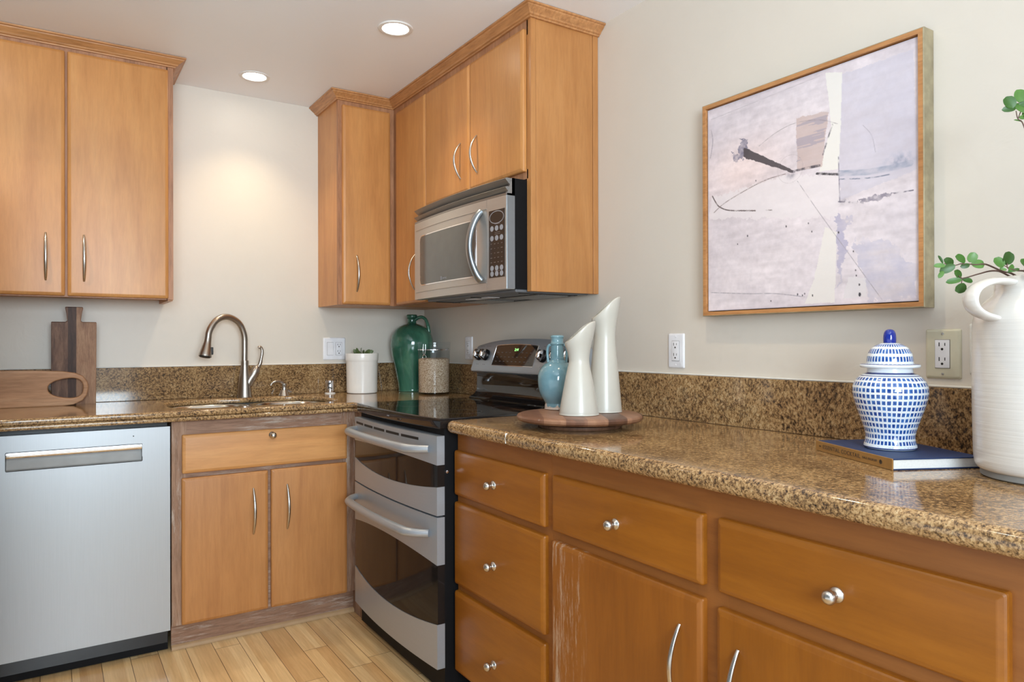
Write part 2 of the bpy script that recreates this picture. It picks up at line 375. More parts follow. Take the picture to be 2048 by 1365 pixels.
def obj(name, bm, mt, parent=None, smooth=35, loc=None, recalc=True):
    if recalc: bmesh.ops.recalc_face_normals(bm, faces=bm.faces[:])
    me = bpy.data.meshes.new(name); bm.to_mesh(me); bm.free()
    return finish(name, me, mt, parent, smooth, loc)
def BM(): return bmesh.new()
def box(bm, x0, x1, y0, y1, z0, z1, bev=0.0, seg=2):
    r = bmesh.ops.create_cube(bm, size=1.0); vs = r['verts']
    for v in vs: v.co = Vector(((x0+x1)/2 + v.co.x*(x1-x0), (y0+y1)/2 + v.co.y*(y1-y0), (z0+z1)/2 + v.co.z*(z1-z0)))
    if bev:
        es = list({e for v in vs for e in v.link_edges})
        bmesh.ops.bevel(bm, geom=es, offset=bev, segments=seg, profile=0.6, affect='EDGES')
    return bm
def P(plane, a, z, d): return Vector((a, d, z)) if plane == 'y' else Vector((d, a, z))
def rings(bm, loops, cap0=True, cap1=True, closed=True):
    vl = [[bm.verts.new(p) for p in lp] for lp in loops]
    n = len(vl[0])
    for A, B in zip(vl, vl[1:]):
        for i in range(n if closed else n-1):
            j = (i+1) % n; bm.faces.new((A[i], A[j], B[j], B[i]))
    if cap0: bm.faces.new(vl[0])
    if cap1: bm.faces.new(vl[-1])
    return vl
def rrect(a0, a1, z0, z1, r, k=4):
    pts = []
    for cx, cz, s in ((a1-r, z1-r, 0), (a0+r, z1-r, 90), (a0+r, z0+r, 180), (a1-r, z0+r, 270)):
        for i in range(k+1):
            t = math.radians(s + 90*i/k); pts.append((cx+r*math.cos(t), cz+r*math.sin(t)))
    return pts
def door_bm(plane, a0, a1, z0, z1, back, front, cham=0.011, r=0.005):
    # overlay door or drawer front with an eased, bevelled edge
    bm = BM(); s = 1 if back > front else -1
    prof = [(0, back), (0, front + s*0.009), (0.0012, front + s*0.006), (0.004, front + s*0.0035), (cham, front + s*0.0004), (cham+0.002, front)]
    loops = []
    for ins, d in prof:
        loops.append([P(plane, a, z, d) for a, z in rrect(a0+ins, a1-ins, z0+ins, z1-ins, max(r-ins*0.3, 0.0015))])
    rings(bm, loops); return bm
def tube(bm, pts, rad, seg=12, caps=True, flat=None):
    pts = [Vector(p) for p in pts]; n = len(pts)
    rad = rad if isinstance(rad, (list, tuple)) else [rad]*n
    tang = [(pts[min(i+1, n-1)] - pts[max(i-1, 0)]).normalized() for i in range(n)]
    ref = Vector((0, 0, 1)) if abs(tang[0].z) < 0.9 else Vector((1, 0, 0))
    u = tang[0].cross(ref).normalized(); loops = []
    for i in range(n):
        u = (u - tang[i]*u.dot(tang[i])).normalized(); w = tang[i].cross(u)
        if flat: fu, fw = flat
        else: fu = fw = 1.0
        loops.append([pts[i] + (u*math.cos(t)*fu + w*math.sin(t)*fw)*rad[i] for t in [2*PI*k/seg for k in range(seg)]])
    rings(bm, loops, caps, caps); return bm
def smooth_path(pts, k=6):
    pts = [Vector(p) for p in pts]; out = []
    for i in range(len(pts)-1):
        p0, p1, p2, p3 = pts[max(i-1, 0)], pts[i], pts[i+1], pts[min(i+2, len(pts)-1)]
        for j in range(k):
            t = j/k; out.append(0.5*((2*p1) + (p2-p0)*t + (2*p0-5*p1+4*p2-p3)*t*t + (3*p1-p0-3*p2+p3)*t**3))
    out.append(pts[-1]); return out
def lathe(profile, c=(0, 0, 0), seg=40, k=0, mtx=None, uv=False, shape=None):
    # profile of (radius, height); k > 0 smooths it
    pr = [Vector((r, 0, z)) for r, z in profile]
    if k: pr = smooth_path(pr, k)
    L_ = [0.0]
    for a, b in zip(pr, pr[1:]): L_.append(L_[-1] + (b-a).length)
    tot = L_[-1] or 1
    bm = BM(); uvl = bm.loops.layers.uv.new('UVMap') if uv else None
    vl = []
    for p in pr:
        ring = []
        for i in range(seg):
            t = 2*PI*i/seg; q = Vector((max(p.x, 1e-5)*math.cos(t), max(p.x, 1e-5)*math.sin(t), p.z))
            if shape: q = shape(q, t)
            q = (mtx @ q) if mtx else q + Vector(c)
            ring.append(bm.verts.new(q))
        vl.append(ring)
    for j in range(len(vl)-1):
        for i in range(seg):
            i2 = (i+1) % seg; f = bm.faces.new((vl[j][i], vl[j][i2], vl[j+1][i2], vl[j+1][i]))
            if uv:
                for lp, (uu, vv) in zip(f.loops, ((i/seg, L_[j]/tot), ((i+1)/seg, L_[j]/tot), ((i+1)/seg, L_[j+1]/tot), (i/seg, L_[j+1]/tot))): lp[uvl].uv = (uu, vv)
    bm.faces.new(vl[0][::-1]); bm.faces.new(vl[-1])
    return bm
def slab_mesh(outline, holes, z0, z1, r, mtx=None, res=4):
    # flat plate from outlines, every edge rounded by r
    cu = bpy.data.curves.new('slab', 'CURVE'); cu.dimensions = '2D'; cu.fill_mode = 'BOTH'
    cu.extrude = (z1-z0)/2 - r; cu.bevel_depth = r; cu.bevel_resolution = res; cu.offset = -r
    for pts in [outline] + holes:
        sp = cu.splines.new('POLY'); sp.points.add(len(pts)-1); sp.use_cyclic_u = True
        for p, (x, y) in zip(sp.points, pts): p.co = (x, y, 0, 1)
    ob = bpy.data.objects.new('slab', cu); COL.objects.link(ob)
    dg = bpy.context.evaluated_depsgraph_get(); me = bpy.data.meshes.new_from_object(ob.evaluated_get(dg))
    bpy.data.objects.remove(ob); bpy.data.curves.remove(cu)
    me.transform(Matrix.Translation((0, 0, (z0+z1)/2)))
    if mtx: me.transform(mtx)
    return me
def text_mesh(body, size, mtx, depth=0.0004, align='CENTER', space=1.0):
    cu = bpy.data.curves.new('lettering', 'FONT'); cu.body = body; cu.size = size; cu.extrude = depth
    cu.align_x = align; cu.align_y = 'CENTER'; cu.space_character = space
    ob = bpy.data.objects.new('lettering', cu); COL.objects.link(ob)
    dg = bpy.context.evaluated_depsgraph_get(); me = bpy.data.meshes.new_from_object(ob.evaluated_get(dg))
    bpy.data.objects.remove(ob); bpy.data.curves.remove(cu); me.transform(mtx); return me
def frame_mtx(o, ex, ey):
    ex = Vector(ex).normalized(); ey = Vector(ey).normalized(); ez = ex.cross(ey)
    mt = Matrix((ex, ey, ez)).transposed().to_4x4(); mt.translation = Vector(o); return mt
def strip_panel(ys, zlo, zhi, xf, xb):
    # panel facing -x whose front follows xf(y); lower and upper edges follow zlo(y), zhi(y)
    bm = BM(); loops = []
    for y in ys:
        a, b = zlo(y), zhi(y); f, k = xf(y), xb(y)
        loops.append([Vector((f, y, a)), Vector((f, y, b)), Vector((k, y, b)), Vector((k, y, a))])
    rings(bm, loops); return bm
def lerp(a, b, n): return [a + (b-a)*i/n for i in range(n+1)]
def join(bm, other):
    me = bpy.data.meshes.new('tmp'); other.to_mesh(me); other.free(); bm.from_mesh(me); bpy.data.meshes.remove(me); return bm

# ------------------------------------------------------------------ the room
def structure(name, bm, mt, smooth=0): return tag(obj(name, bm, mt, None, smooth), kind='structure')
# walls left out and floor cut short behind and left, letting world fill in
XL, YF = -2.66, -4.3
structure('floor', box(BM(), XL-0.1, 0.1, -3.9, 0.1, -0.08, 0.0), FLOOR)
structure('ceiling', box(BM(), XL-0.1, 0.1, YF, 0.1, H, H+0.1), CEIL)
structure('wall_back', box(BM(), XL-0.1, 0.1, 0.0, 0.1, 0.0, H), WALL)
structure('wall_right', box(BM(), 0.0, 0.1, YF, 0.0, 0.0, H), WALL)
structure('light_block_front', box(BM(), -1.05, 0.1, YF-0.1, YF, 0.0, H), WALL)  # added unseen wall stub that keeps fill light off the near right wall
structure('wall_left', box(BM(), XL-0.1, XL, -1.9, 0.0, 0.0, H), WALL)

# ------------------------------------------------------------------ recessed ceiling lights
def ceiling_light(x, y, label, group=None):
    t = thing('recessed_ceiling_light', label, 'ceiling light', (x, y, H), group)
    obj('trim_ring', lathe([(0.048, -0.0005), (0.050, -0.004), (0.058, -0.006), (0.064, -0.004), (0.0665, -0.0005)], (x, y, H), 48), TRIMW, t)
    obj('lens', lathe([(0.0, -0.0025), (0.040, -0.003), (0.0485, -0.001), (0.0485, -0.0002)], (x, y, H), 40), LAMP, t)
    l = bpy.data.lights.new('can_beam', 'SPOT'); l.energy = CAN; l.color = CANC; l.spot_size = math.radians(104); l.spot_blend = 1.0; l.shadow_soft_size = 0.022
    o = bpy.data.objects.new('can_beam', l); COL.objects.link(o); o.parent = t; o.location = (0, 0, -0.012)
    return t
GL = 'recessed ceiling lights'
ceiling_light(-0.971, -0.286, 'lit round recessed ceiling light nearest the sink wall, above the faucet', GL)
ceiling_light(-0.640, -1.072, 'lit round recessed ceiling light in front of the cabinet over the microwave', GL)
ceiling_light(-0.62, -2.39, 'recessed ceiling light outside the photo, in front of the framed painting', GL)
ceiling_light(-1.95, -0.74, 'recessed ceiling light outside the photo, in front of the left wall cabinet', GL)
ceiling_light(-0.62, -3.75, 'recessed ceiling light outside the photo, over the near end of the right counter', GL)
ceiling_light(-1.78, -2.39, 'recessed ceiling light outside the photo, in the middle of the ceiling', GL)

# ------------------------------------------------------------------ cabinet hardware
def pull(parent, plane, a, z0, z1, front, bow=0.031, rad=0.0052):
    bm = BM(); pts = []; rr = []
    for i in range(25):
        t = i/24; pts.append(P(plane, a, z0+(z1-z0)*t, front - bow*math.sin(PI*t)**0.85)); rr.append(rad*(0.62+0.38*math.sin(PI*t)**0.6))
    tube(bm, pts, rr, 10, flat=(1.15, 0.85)); obj('handle', bm, NICKEL, parent, 60)
def knob(parent, plane, a, z, front):
    ax = Vector((0, -1, 0)) if plane == 'y' else Vector((-1, 0, 0))
    o = P(plane, a, z, front); ey = Vector((0, 0, 1)); ex = ey.cross(ax)
    mt = Matrix((ex, ey, ax)).transposed().to_4x4(); mt.translation = o
    k = obj('knob', lathe([(0, 0.0335), (0.006, 0.0325), (0.0105, 0.029), (0.0128, 0.0245), (0.0125, 0.0200), (0.0095, 0.0155), (0.0062, 0.0125), (0.0055, 0.0090), (0.0075, 0.0055), (0.0125, 0.0030), (0.0135, 0.0012), (0.0135, 0.0)], seg=24, mtx=mt), NICKEL, parent, 50)
    return k
def front(parent, name, plane, a0, a1, z0, z1, back, frontd, mt, handle=None, kn=None, **kw):
    d = obj(name, door_bm(plane, a0, a1, z0, z1, back, frontd, **kw), mt, parent, 9)
    if handle: pull(d, plane, handle[0], handle[1], handle[2], frontd)
    if kn: knob(d, plane, kn[0], kn[1], frontd)
    return d

# ------------------------------------------------------------------ wall cabinets
t = thing('wall_cabinet', 'wide maple wall cabinet hanging left of the faucet above the cutting boards', 'cabinet', (-1.68, 0, 1.349))
bm = BM(); box(bm, -2.06, -1.303, -0.280, -0.001, 1.349+0.012, 2.32); box(bm, -1.322, -1.303, -0.280, -0.001, 1.345, 1.362); box(bm, -2.06, -2.04, -0.28, -0.001, 1.345, 1.362)
obj('cabinet_box', bm, MAPLE, t)
bm = BM(); box(bm, -2.06, -2.035, -0.299, -0.28, 1.349, 2.325); box(bm, -1.328, -1.303, -0.299, -0.28, 1.349, 2.325); box(bm, -2.04, -1.325, -0.299, -0.28, 1.349, 1.38); box(bm, -2.04, -1.325, -0.299, -0.28, 2.28, 2.325); box(bm, -1.70, -1.66, -0.2985, -0.28, 1.38, 2.28)
obj('face_frame', bm, MAPLE_FRAME, t)
front(t, 'door', 'y', -1.678, -1.323, 1.353, 2.303, -0.299, -0.318, MAPLE, (-1.6235, 1.411, 1.592))
front(t, 'door', 'y', -2.040, -1.6865, 1.353, 2.303, -0.299, -0.318, MAPLE, (-1.749, 1.411, 1.592))

t = thing('wall_cabinet', 'narrow maple wall cabinet on the sink wall, right of the faucet', 'cabinet', (-0.45, 0, 1.349))
bm = BM(); box(bm, -0.594, -0.001, -0.280, -0.001, 1.349, 2.32); obj('cabinet_box', bm, MAPLE, t)
bm = BM(); box(bm, -0.594, -0.565, -0.299, -0.28, 1.349, 2.325); box(bm, -0.34, -0.309, -0.299, -0.28, 1.349, 2.325); box(bm, -0.57, -0.335, -0.2985, -0.28, 1.349, 1.375); box(bm, -0.57, -0.335, -0.2985, -0.28, 2.27, 2.325)
obj('face_frame', bm, MAPLE_FRAME, t)
front(t, 'door', 'y', -0.576, -0.334, 1.352, 2.297, -0.299, -0.318, MAPLE, (-0.509, 1.411, 1.585))

t = thing('wall_cabinet', 'single-door maple wall cabinet in the corner, left of the microwave', 'cabinet', (0, -0.49, 1.349))
bm = BM(); box(bm, -0.290, -0.001, -0.680, -0.3005, 1.349, 2.32); obj('cabinet_box', bm, MAPLE, t)
bm = BM(); box(bm, -0.309, -0.29, -0.355, -0.3005, 1.349, 2.325); box(bm, -0.309, -0.29, -0.680, -0.65, 1.349, 2.325); box(bm, -0.3085, -0.29, -0.66, -0.35, 1.349, 1.38); box(bm, -0.3085, -0.29, -0.66, -0.35, 2.26, 2.325)
obj('face_frame', bm, MAPLE_FRAME, t)
front(t, 'door', 'x', -0.6775, -0.356, 1.352, 2.287, -0.309, -0.328, MAPLE, (-0.576, 1.411, 1.573))

t = thing('wall_cabinet', 'two-door maple wall cabinet above the microwave, with a tall side panel', 'cabinet', (0, -1.09, 1.349))
bm = BM(); box(bm, -0.290, -0.001, -1.4725, -0.6805, 1.752, 2.32); obj('cabinet_box', bm, MAPLE, t)
bm = BM(); box(bm, -0.309, -0.29, -1.4725, -0.6805, 1.752, 1.785); box(bm, -0.309, -0.29, -1.4725, -0.6805, 2.265, 2.325); box(bm, -0.309, -0.29, -0.70, -0.6805, 1.785, 2.265); box(bm, -0.309, -0.29, -1.10, -1.06, 1.785, 2.265)
obj('face_frame', bm, MAPLE_FRAME, t)
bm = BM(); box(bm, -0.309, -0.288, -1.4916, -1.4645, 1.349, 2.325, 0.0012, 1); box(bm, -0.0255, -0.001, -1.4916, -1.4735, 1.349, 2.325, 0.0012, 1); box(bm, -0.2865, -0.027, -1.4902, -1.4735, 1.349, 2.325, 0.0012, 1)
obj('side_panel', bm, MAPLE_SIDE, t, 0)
front(t, 'door', 'x', -1.0772, -0.684, 1.777, 2.287, -0.309, -0.328, MAPLE, (-1.0115, 1.837, 1.982))
front(t, 'door', 'x', -1.4635, -1.0832, 1.777, 2.287, -0.309, -0.328, MAPLE, (-1.143, 1.837, 1.982))

CP = [(0.0, 2.318), (0.008, 2.318), (0.010, 2.3225), (0.016, 2.325), (0.019, 2.330), (0.030, 2.3385), (0.037, 2.344), (0.0385, 2.3475), (0.045, 2.3495), (0.045, 2.3555), (0.0, 2.3555)]
def crown(name, label, path, mt, loc):
    # path of (corner, outward offset direction with mitre)
    bm = BM(); loops = []
    for (x, y), (dx, dy) in path: loops.append([Vector((x+dx*o, y+dy*o, z)) for o, z in CP])
    rings(bm, loops); o = obj(name, bm, mt, None, 0, loc); return tag(o, label, 'crown moulding')
crown('crown_moulding', 'stepped maple crown moulding along the top of the left wall cabinet', [((-2.07, -0.299), (0, -1)), ((-1.303, -0.299), (1, -1)), ((-1.303, -0.001), (1, 0))], CROWN, (-1.7, -0.3, 2.34))
crown('crown_moulding', 'stepped maple crown moulding running over the three cabinets in the right corner', [((-0.594, -0.001), (-1, 0)), ((-0.594, -0.299), (-1, -1)), ((-0.309, -0.299), (-1, -1)), ((-0.309, -1.4916), (-1, -1)), ((-0.001, -1.4916), (0, -1))], CROWN_Y, (-0.3, -0.9, 2.34))

# ------------------------------------------------------------------ sink base cabinet
t = thing('sink_base_cabinet', 'maple base cabinet under the sink with two doors and a tilt-out front', 'cabinet', (-1.0, -0.3, 0))
bm = BM(); box(bm, -1.3505, -1.335, -0.59, -0.03, 0.0975, 0.873); box(bm, -0.63, -0.611, -0.74, -0.03, 0.0, 0.873); box(bm, -1.335, -0.63, -0.575, -0.03, 0.0975, 0.115); box(bm, -1.335, -0.63, -0.05, -0.03, 0.115, 0.6)
obj('cabinet_box', bm, MAPLE_GREY, t)
for a, b_ in ((-1.3514, -1.30), (-0.690, -0.6305)): obj('stile', box(BM(), a, b_, -0.609, -0.59, 0.0975, 0.873), MAPLE_GREY, t)
bm = BM(); box(bm, -1.30, -0.69, -0.6085, -0.59, 0.815, 0.873); box(bm, -1.30, -0.69, -0.6085, -0.59, 0.645, 0.68); box(bm, -1.30, -0.69, -0.6085, -0.59, 0.0975, 0.115); box(bm, -1.02, -0.97, -0.6083, -0.59, 0.115, 0.645); obj('rail', bm, MAPLE_GREY_X, t)
front(t, 'drawer_front', 'y', -1.3165, -0.669, 0.672, 0.8195, -0.609, -0.628, MAPLE_X, None, (-0.985, 0.797))
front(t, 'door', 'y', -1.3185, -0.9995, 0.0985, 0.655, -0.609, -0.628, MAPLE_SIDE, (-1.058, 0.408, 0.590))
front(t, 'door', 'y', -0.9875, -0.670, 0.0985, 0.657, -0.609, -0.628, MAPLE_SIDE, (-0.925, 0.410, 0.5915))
bm = BM(); box(bm, -1.3505, -0.6115, -0.585, -0.565, 0.0, 0.097); obj('toe_kick', bm, MAPLE_GREY_X, t)
bm = BM(); rings(bm, [[Vector((x, y, z)) for y, z in ((-0.585, 0.0005), (-0.598, 0.0005), (-0.598, 0.008), (-0.594, 0.014), (-0.585, 0.018))] for x in (-1.3505, -0.6115)]); obj('shoe_moulding', bm, SHOE, t, 50)

# ------------------------------------------------------------------ dishwasher
t = thing('dishwasher', 'stainless dishwasher with a recessed pocket handle, left of the sink cabinet', 'dishwasher', (-1.66, -0.3, 0))
bm = BM(); box(bm, -1.957, -1.362, -0.575, -0.04, 0.03, 0.868); obj('tub', bm, BLACK, t)
bm = BM(); x0, x1, z0, z1 = -1.960, -1.357, 0.087, 0.8547; px0, px1, pz0, pz1 = -1.8615, -1.4505, 0.734, 0.797
for b in ((x0, px0, z0, z1), (px1, x1, z0, z1), (px0, px1, z0, pz0), (px0, px1, pz1, z1)): box(bm, b[0], b[1], -0.6136, -0.582, b[2], b[3])
bmesh.ops.remove_doubles(bm, verts=bm.verts[:], dist=0.0001)
d = obj('door_panel', bm, STEEL_Z, t, 0)
bm = BM()
loop = [(-0.612, pz0+0.001), (-0.600, pz0+0.004), (-0.590, pz0+0.018), (-0.584, pz0+0.035), (-0.584, pz1-0.002)]
rings(bm, [[Vector((x, y, z)) for y, z in loop] + [Vector((x, -0.578, pz1-0.002)), Vector((x, -0.578, pz0+0.001))] for x in (px0+0.0005, px1-0.0005)]); obj('handle_pocket', bm, POCKET, d, 40)
bm = BM(); prof = [(-0.6145, 0.796), (-0.6165, 0.790), (-0.6155, 0.782), (-0.612, 0.776), (-0.606, 0.7735), (-0.596, 0.776), (-0.594, 0.796)]
rings(bm, [[Vector((x, y, z)) for y, z in prof] for x in lerp(px0+0.001, px1-0.001, 10)]); obj('chrome_lip', bm, CHROME, d, 60)
bm = BM(); tube(bm, [Vector((x, -0.6135, z)) for x, z in rrect(px0-0.0005, px1+0.0005, pz0-0.0005, pz1+0.0005, 0.003, 3)] + [Vector((px1+0.0005, -0.6135, 0.75))], 0.0009, 6); obj('pocket_bezel', bm, DARK, d)
bm = BM(); box(bm, -1.957, -1.360, -0.572, -0.555, 0.004, 0.087); obj('kick_plate', bm, KICKBLACK, t)
bm = BM(); obj('status_light', lathe([(0.0022, 0), (0.0022, 0.0006), (0, 0.0008)], seg=12, mtx=frame_mtx((-1.4788, -0.6136, 0.8269), (1, 0, 0), (0, 0, 1))), DARK, t)

# ------------------------------------------------------------------ right-hand base cabinets
FR = -0.609; FD = -0.628
t = thing('drawer_base_cabinet', 'maple base cabinet with three stacked drawers beside the range', 'cabinet', (-0.3, -1.75, 0))
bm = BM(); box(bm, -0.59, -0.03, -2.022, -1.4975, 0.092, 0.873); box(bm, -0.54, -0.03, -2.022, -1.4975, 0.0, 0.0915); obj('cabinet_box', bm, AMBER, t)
bm = BM(); box(bm, FR, -0.59, -2.022, -1.4975, 0.81, 0.873); box(bm, FR, -0.59, -1.52, -1.4975, 0.092, 0.81); box(bm, FR, -0.59, -2.022, -1.985, 0.092, 0.81); box(bm, FR+0.0005, -0.59, -1.99, -1.515, 0.63, 0.685); box(bm, FR+0.0005, -0.59, -1.99, -1.515, 0.34, 0.39); box(bm, FR+0.0005, -0.59, -1.99, -1.515, 0.092, 0.11); obj('face_frame', bm, MAPLE_SHADED_FRAME, t)
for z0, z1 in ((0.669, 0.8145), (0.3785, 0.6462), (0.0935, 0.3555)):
    front(t, 'drawer_front', 'x', -2.004, -1.4988, z0, z1, FR, FD, MAPLE_SHADED_Y, None, (-1.7515, (z0+z1)/2 if z1-z0 < 0.2 else (z0+z1)/2-0.012 if z0 > 0.3 else 0.206))
bm = BM(); box(bm, -0.552, -0.5405, -2.022, -1.4975, 0.0, 0.091); obj('toe_kick', bm, MAPLE_SHADED_FRAME, t)
t = thing('base_cabinet', 'long maple base cabinet with two drawers above two doors, under the painting', 'cabinet', (-0.3, -2.6, 0))
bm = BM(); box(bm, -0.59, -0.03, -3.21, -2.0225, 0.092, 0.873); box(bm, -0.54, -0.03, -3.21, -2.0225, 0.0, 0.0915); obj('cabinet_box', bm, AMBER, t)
bm = BM(); box(bm, FR, -0.59, -3.21, -2.0225, 0.81, 0.873); box(bm, FR, -0.59, -2.06, -2.0225, 0.092, 0.81); box(bm, FR, -0.59, -2.61, -2.53, 0.092, 0.81); box(bm, FR, -0.59, -3.21, -3.08, 0.092, 0.81); box(bm, FR+0.0005, -0.59, -3.09, -2.05, 0.625, 0.69); box(bm, FR+0.0005, -0.59, -3.09, -2.05, 0.092, 0.11); obj('face_frame', bm, MAPLE_SHADED_FRAME, t)
front(t, 'drawer_front', 'x', -2.5555, -2.0392, 0.670, 0.8165, FR, FD, MAPLE_SHADED_Y, None, (-2.296, 0.742))
front(t, 'drawer_front', 'x', -3.105, -2.5938, 0.670, 0.8175, FR, FD, MAPLE_SHADED_Y, None, (-2.853, 0.742))
front(t, 'door', 'x', -2.5555, -2.0372, 0.0935, 0.6435, FR, FD, MAPLE_SHADED_WORN, (-2.497, 0.395, 0.5745))
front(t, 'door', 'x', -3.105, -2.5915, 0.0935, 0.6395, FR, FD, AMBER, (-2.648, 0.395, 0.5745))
bm = BM(); box(bm, -0.552, -0.5405, -3.21, -2.0225, 0.0, 0.091); obj('toe_kick', bm, MAPLE_SHADED_FRAME, t)

# ------------------------------------------------------------------ worktops, backsplashes, sink
CT = 0.914
def arc(cx, cy, r, a0, a1, k=8): return [(cx+r*math.cos(math.radians(a0+(a1-a0)*i/k)), cy+r*math.sin(math.radians(a0+(a1-a0)*i/k))) for i in range(k+1)]
def sink_outline(g=0.0):
    x0, x1, y0, y1 = -1.335-g, -0.66+g, -0.570-g, -0.130+g
    pts = []
    pts += arc(x1-0.16, y1-0.16, 0.16, 0, 90, 10) + [(-0.92, y1), (-0.965, y1-0.012), (-0.995, y1-0.020), (-1.025, y1-0.012), (-1.07, y1)]
    pts += arc(x0+0.16, y1-0.16, 0.16, 90, 180, 10) + arc(x0+0.14, y0+0.14, 0.14, 180, 270, 10)
    pts += arc(x1-0.14, y0+0.14, 0.14, 270, 360, 10)
    return pts
out = [(-2.06, -0.003), (-0.003, -0.003), (-0.003, -0.7425), (-0.655, -0.7425), (-0.655, -0.658), (-2.06, -0.658)]
ct1 = tag(finish('countertop', slab_mesh(out, [sink_outline()], 0.8912, CT, 0.009, None, 4), GRAN_TOP, None, 35, (-1.2, -0.3, 0.8745)), 'speckled tan granite countertop around the sink', 'countertop')
finish('edge_strip', slab_mesh([(-2.06, -0.615), (-0.6555, -0.615), (-0.6555, -0.6575), (-2.06, -0.6575)], [], 0.8745, 0.8910, 0.007, None, 4), GRAN_TOP, ct1, 35)
finish('edge_strip', slab_mesh([(-0.62, -0.61), (-0.62, -0.7425), (-0.655, -0.7425), (-0.655, -0.614), (-0.64, -0.61)], [], 0.8745, 0.8910, 0.005, None, 4), GRAN_TOP, ct1, 35)
out = [(-0.003, -1.4965), (-0.003, -3.23), (-0.659, -3.23)] + [(-0.659, -1.53)] + arc(-0.629, -1.5265, 0.03, 180, 90, 5)
ct2 = tag(finish('countertop', slab_mesh(out, [], 0.8745, CT, 0.017, None, 5), GRAN_TOP, None, 35, (-0.33, -2.3, 0.8745)), 'speckled tan granite countertop carrying the vases, ginger jar and large jar', 'countertop')
bm = BM(); box(bm, -0.6595, -0.63, -1.8675, -1.8655, 0.882, 0.911, 0.001, 1); obj('seam_line', bm, CAULK, ct2)
BS = 1.0607
def splash(label, x0, x1, y0, y1, mt, loc):
    bm = BM(); box(bm, x0, x1, y0, y1, CT+0.0005, BS, 0.0015, 1); o = obj('backsplash', bm, mt, None, 0, loc); tag(o, label, 'backsplash')
    bm = BM(); d = 0.005
    if x1-x0 > y1-y0: box(bm, x0, x1, y1-0.011, y1, BS+0.0002, BS+0.0055, 0.0015, 1)
    else: box(bm, x1-0.011, x1, y0, y1, BS+0.0002, BS+0.0055, 0.0015, 1)
    obj('caulk_line', bm, CAULK, o, 0)
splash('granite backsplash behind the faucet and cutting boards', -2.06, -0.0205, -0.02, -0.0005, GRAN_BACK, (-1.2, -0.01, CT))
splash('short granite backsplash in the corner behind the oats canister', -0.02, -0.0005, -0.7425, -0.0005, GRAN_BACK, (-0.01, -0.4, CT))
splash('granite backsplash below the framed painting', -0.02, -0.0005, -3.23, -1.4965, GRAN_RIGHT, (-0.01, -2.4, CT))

t = thing('kitchen_sink', 'undermounted stainless double-bowl sink set into the granite countertop', 'sink', (-1.0, -0.35, 0.70))
def bowl(x0, x1, y0, y1, depth):
    bm = BM(); loops = []
    def ring(ins, z): return [Vector((x, y, z)) for x, y in rrect(x0+ins, x1-ins, y0+ins, y1-ins, 0.12-ins*0.4, 8)]
    for ins, z in ((-0.018, 0.8906), (0.0, 0.8906), (0.004, 0.886), (0.010, 0.84), (0.020, 0.74), (0.045, 0.705), (0.09, 0.700), (0.15, 0.698)): loops.append(ring(ins, z))
    for ins, z in ((0.15, 0.6965), (0.085, 0.6985), (0.043, 0.7030), (0.018, 0.738), (0.008, 0.84), (-0.018, 0.8888)): loops.append(ring(ins, z))
    rings(bm, loops, False, False); vl = None
    bmesh.ops.remove_doubles(bm, verts=bm.verts[:], dist=1e-6)
    b = obj('bowl', bm, STEEL_SINK, t, 60)
    obj('drain', lathe([(0, 0.7005), (0.03, 0.7005), (0.045, 0.702), (0.05, 0.6985), (0.05, 0.690), (0, 0.690)], ((x0+x1)/2, (y0+y1)/2, 0), 28), CHROME, b)
bowl(-1.325, -1.010, -0.560, -0.140, 0.17); bowl(-0.970, -0.670, -0.560, -0.140, 0.17)

# ------------------------------------------------------------------ faucet, soap dispenser, air gap
t = thing('kitchen_faucet', 'brushed nickel gooseneck faucet with pull-down spray head behind the sink', 'faucet', (-0.968, -0.082, CT))
obj('body', lathe([(0.0335, 0.0004), (0.032, 0.006), (0.0305, 0.02), (0.028, 0.05), (0.024, 0.09), (0.0185, 0.130), (0.0175, 0.150), (0.0178, 0.160), (0.0178, 0.168), (0.0168, 0.172)], (-0.970, -0.082, CT), 28, 3), BRONZE_NI, t, 60)
fp = smooth_path([(-0.9715, -0.082, 1.084), (-0.9708, -0.082, 1.150), (-0.9732, -0.085, 1.202), (-0.9903, -0.093, 1.2486), (-1.0189, -0.105, 1.2758), (-1.059, -0.122, 1.2884), (-1.0983, -0.138, 1.276), (-1.1255, -0.15, 1.2461), (-1.1394, -0.157, 1.2167), (-1.1435, -0.16, 1.1943)], 6)
bm = BM(); tube(bm, fp, 0.0145, 18); obj('gooseneck', bm, BRONZE_NI, t, 60)
hp = smooth_path([(-1.1435, -0.16, 1.1943), (-1.1465, -0.1625, 1.174), (-1.1503, -0.165, 1.1542), (-1.155, -0.1685, 1.130), (-1.1592, -0.172, 1.1085)], 4)
hr = [0.0148, 0.0150, 0.0152, 0.0155, 0.0158, 0.0164, 0.0172, 0.0182, 0.0194, 0.0206, 0.0218, 0.0232, 0.0246, 0.0258, 0.0268, 0.0275, 0.0275]
bm = BM(); tube(bm, hp, hr, 22); hd = obj('spray_head', bm, BRONZE_NI, t, 60)
bm = BM(); tube(bm, [Vector(hp[0])+Vector((0, 0, 0.0015)), Vector(hp[0])-Vector((0, 0, 0.0015))], 0.0154, 18); obj('joint_ring', bm, BRONZE_NI, hd, 60)
bm = BM(); tube(bm, [hp[-1], hp[-1] + (hp[-1]-hp[-2]).normalized()*0.003], 0.0225, 20); obj('spray_face', bm, DARK, hd)
bm = BM(); box(bm, -1.1345, -1.1245, -0.178, -0.164, 1.116, 1.150, 0.003, 2); obj('spray_button', bm, DARK, hd)
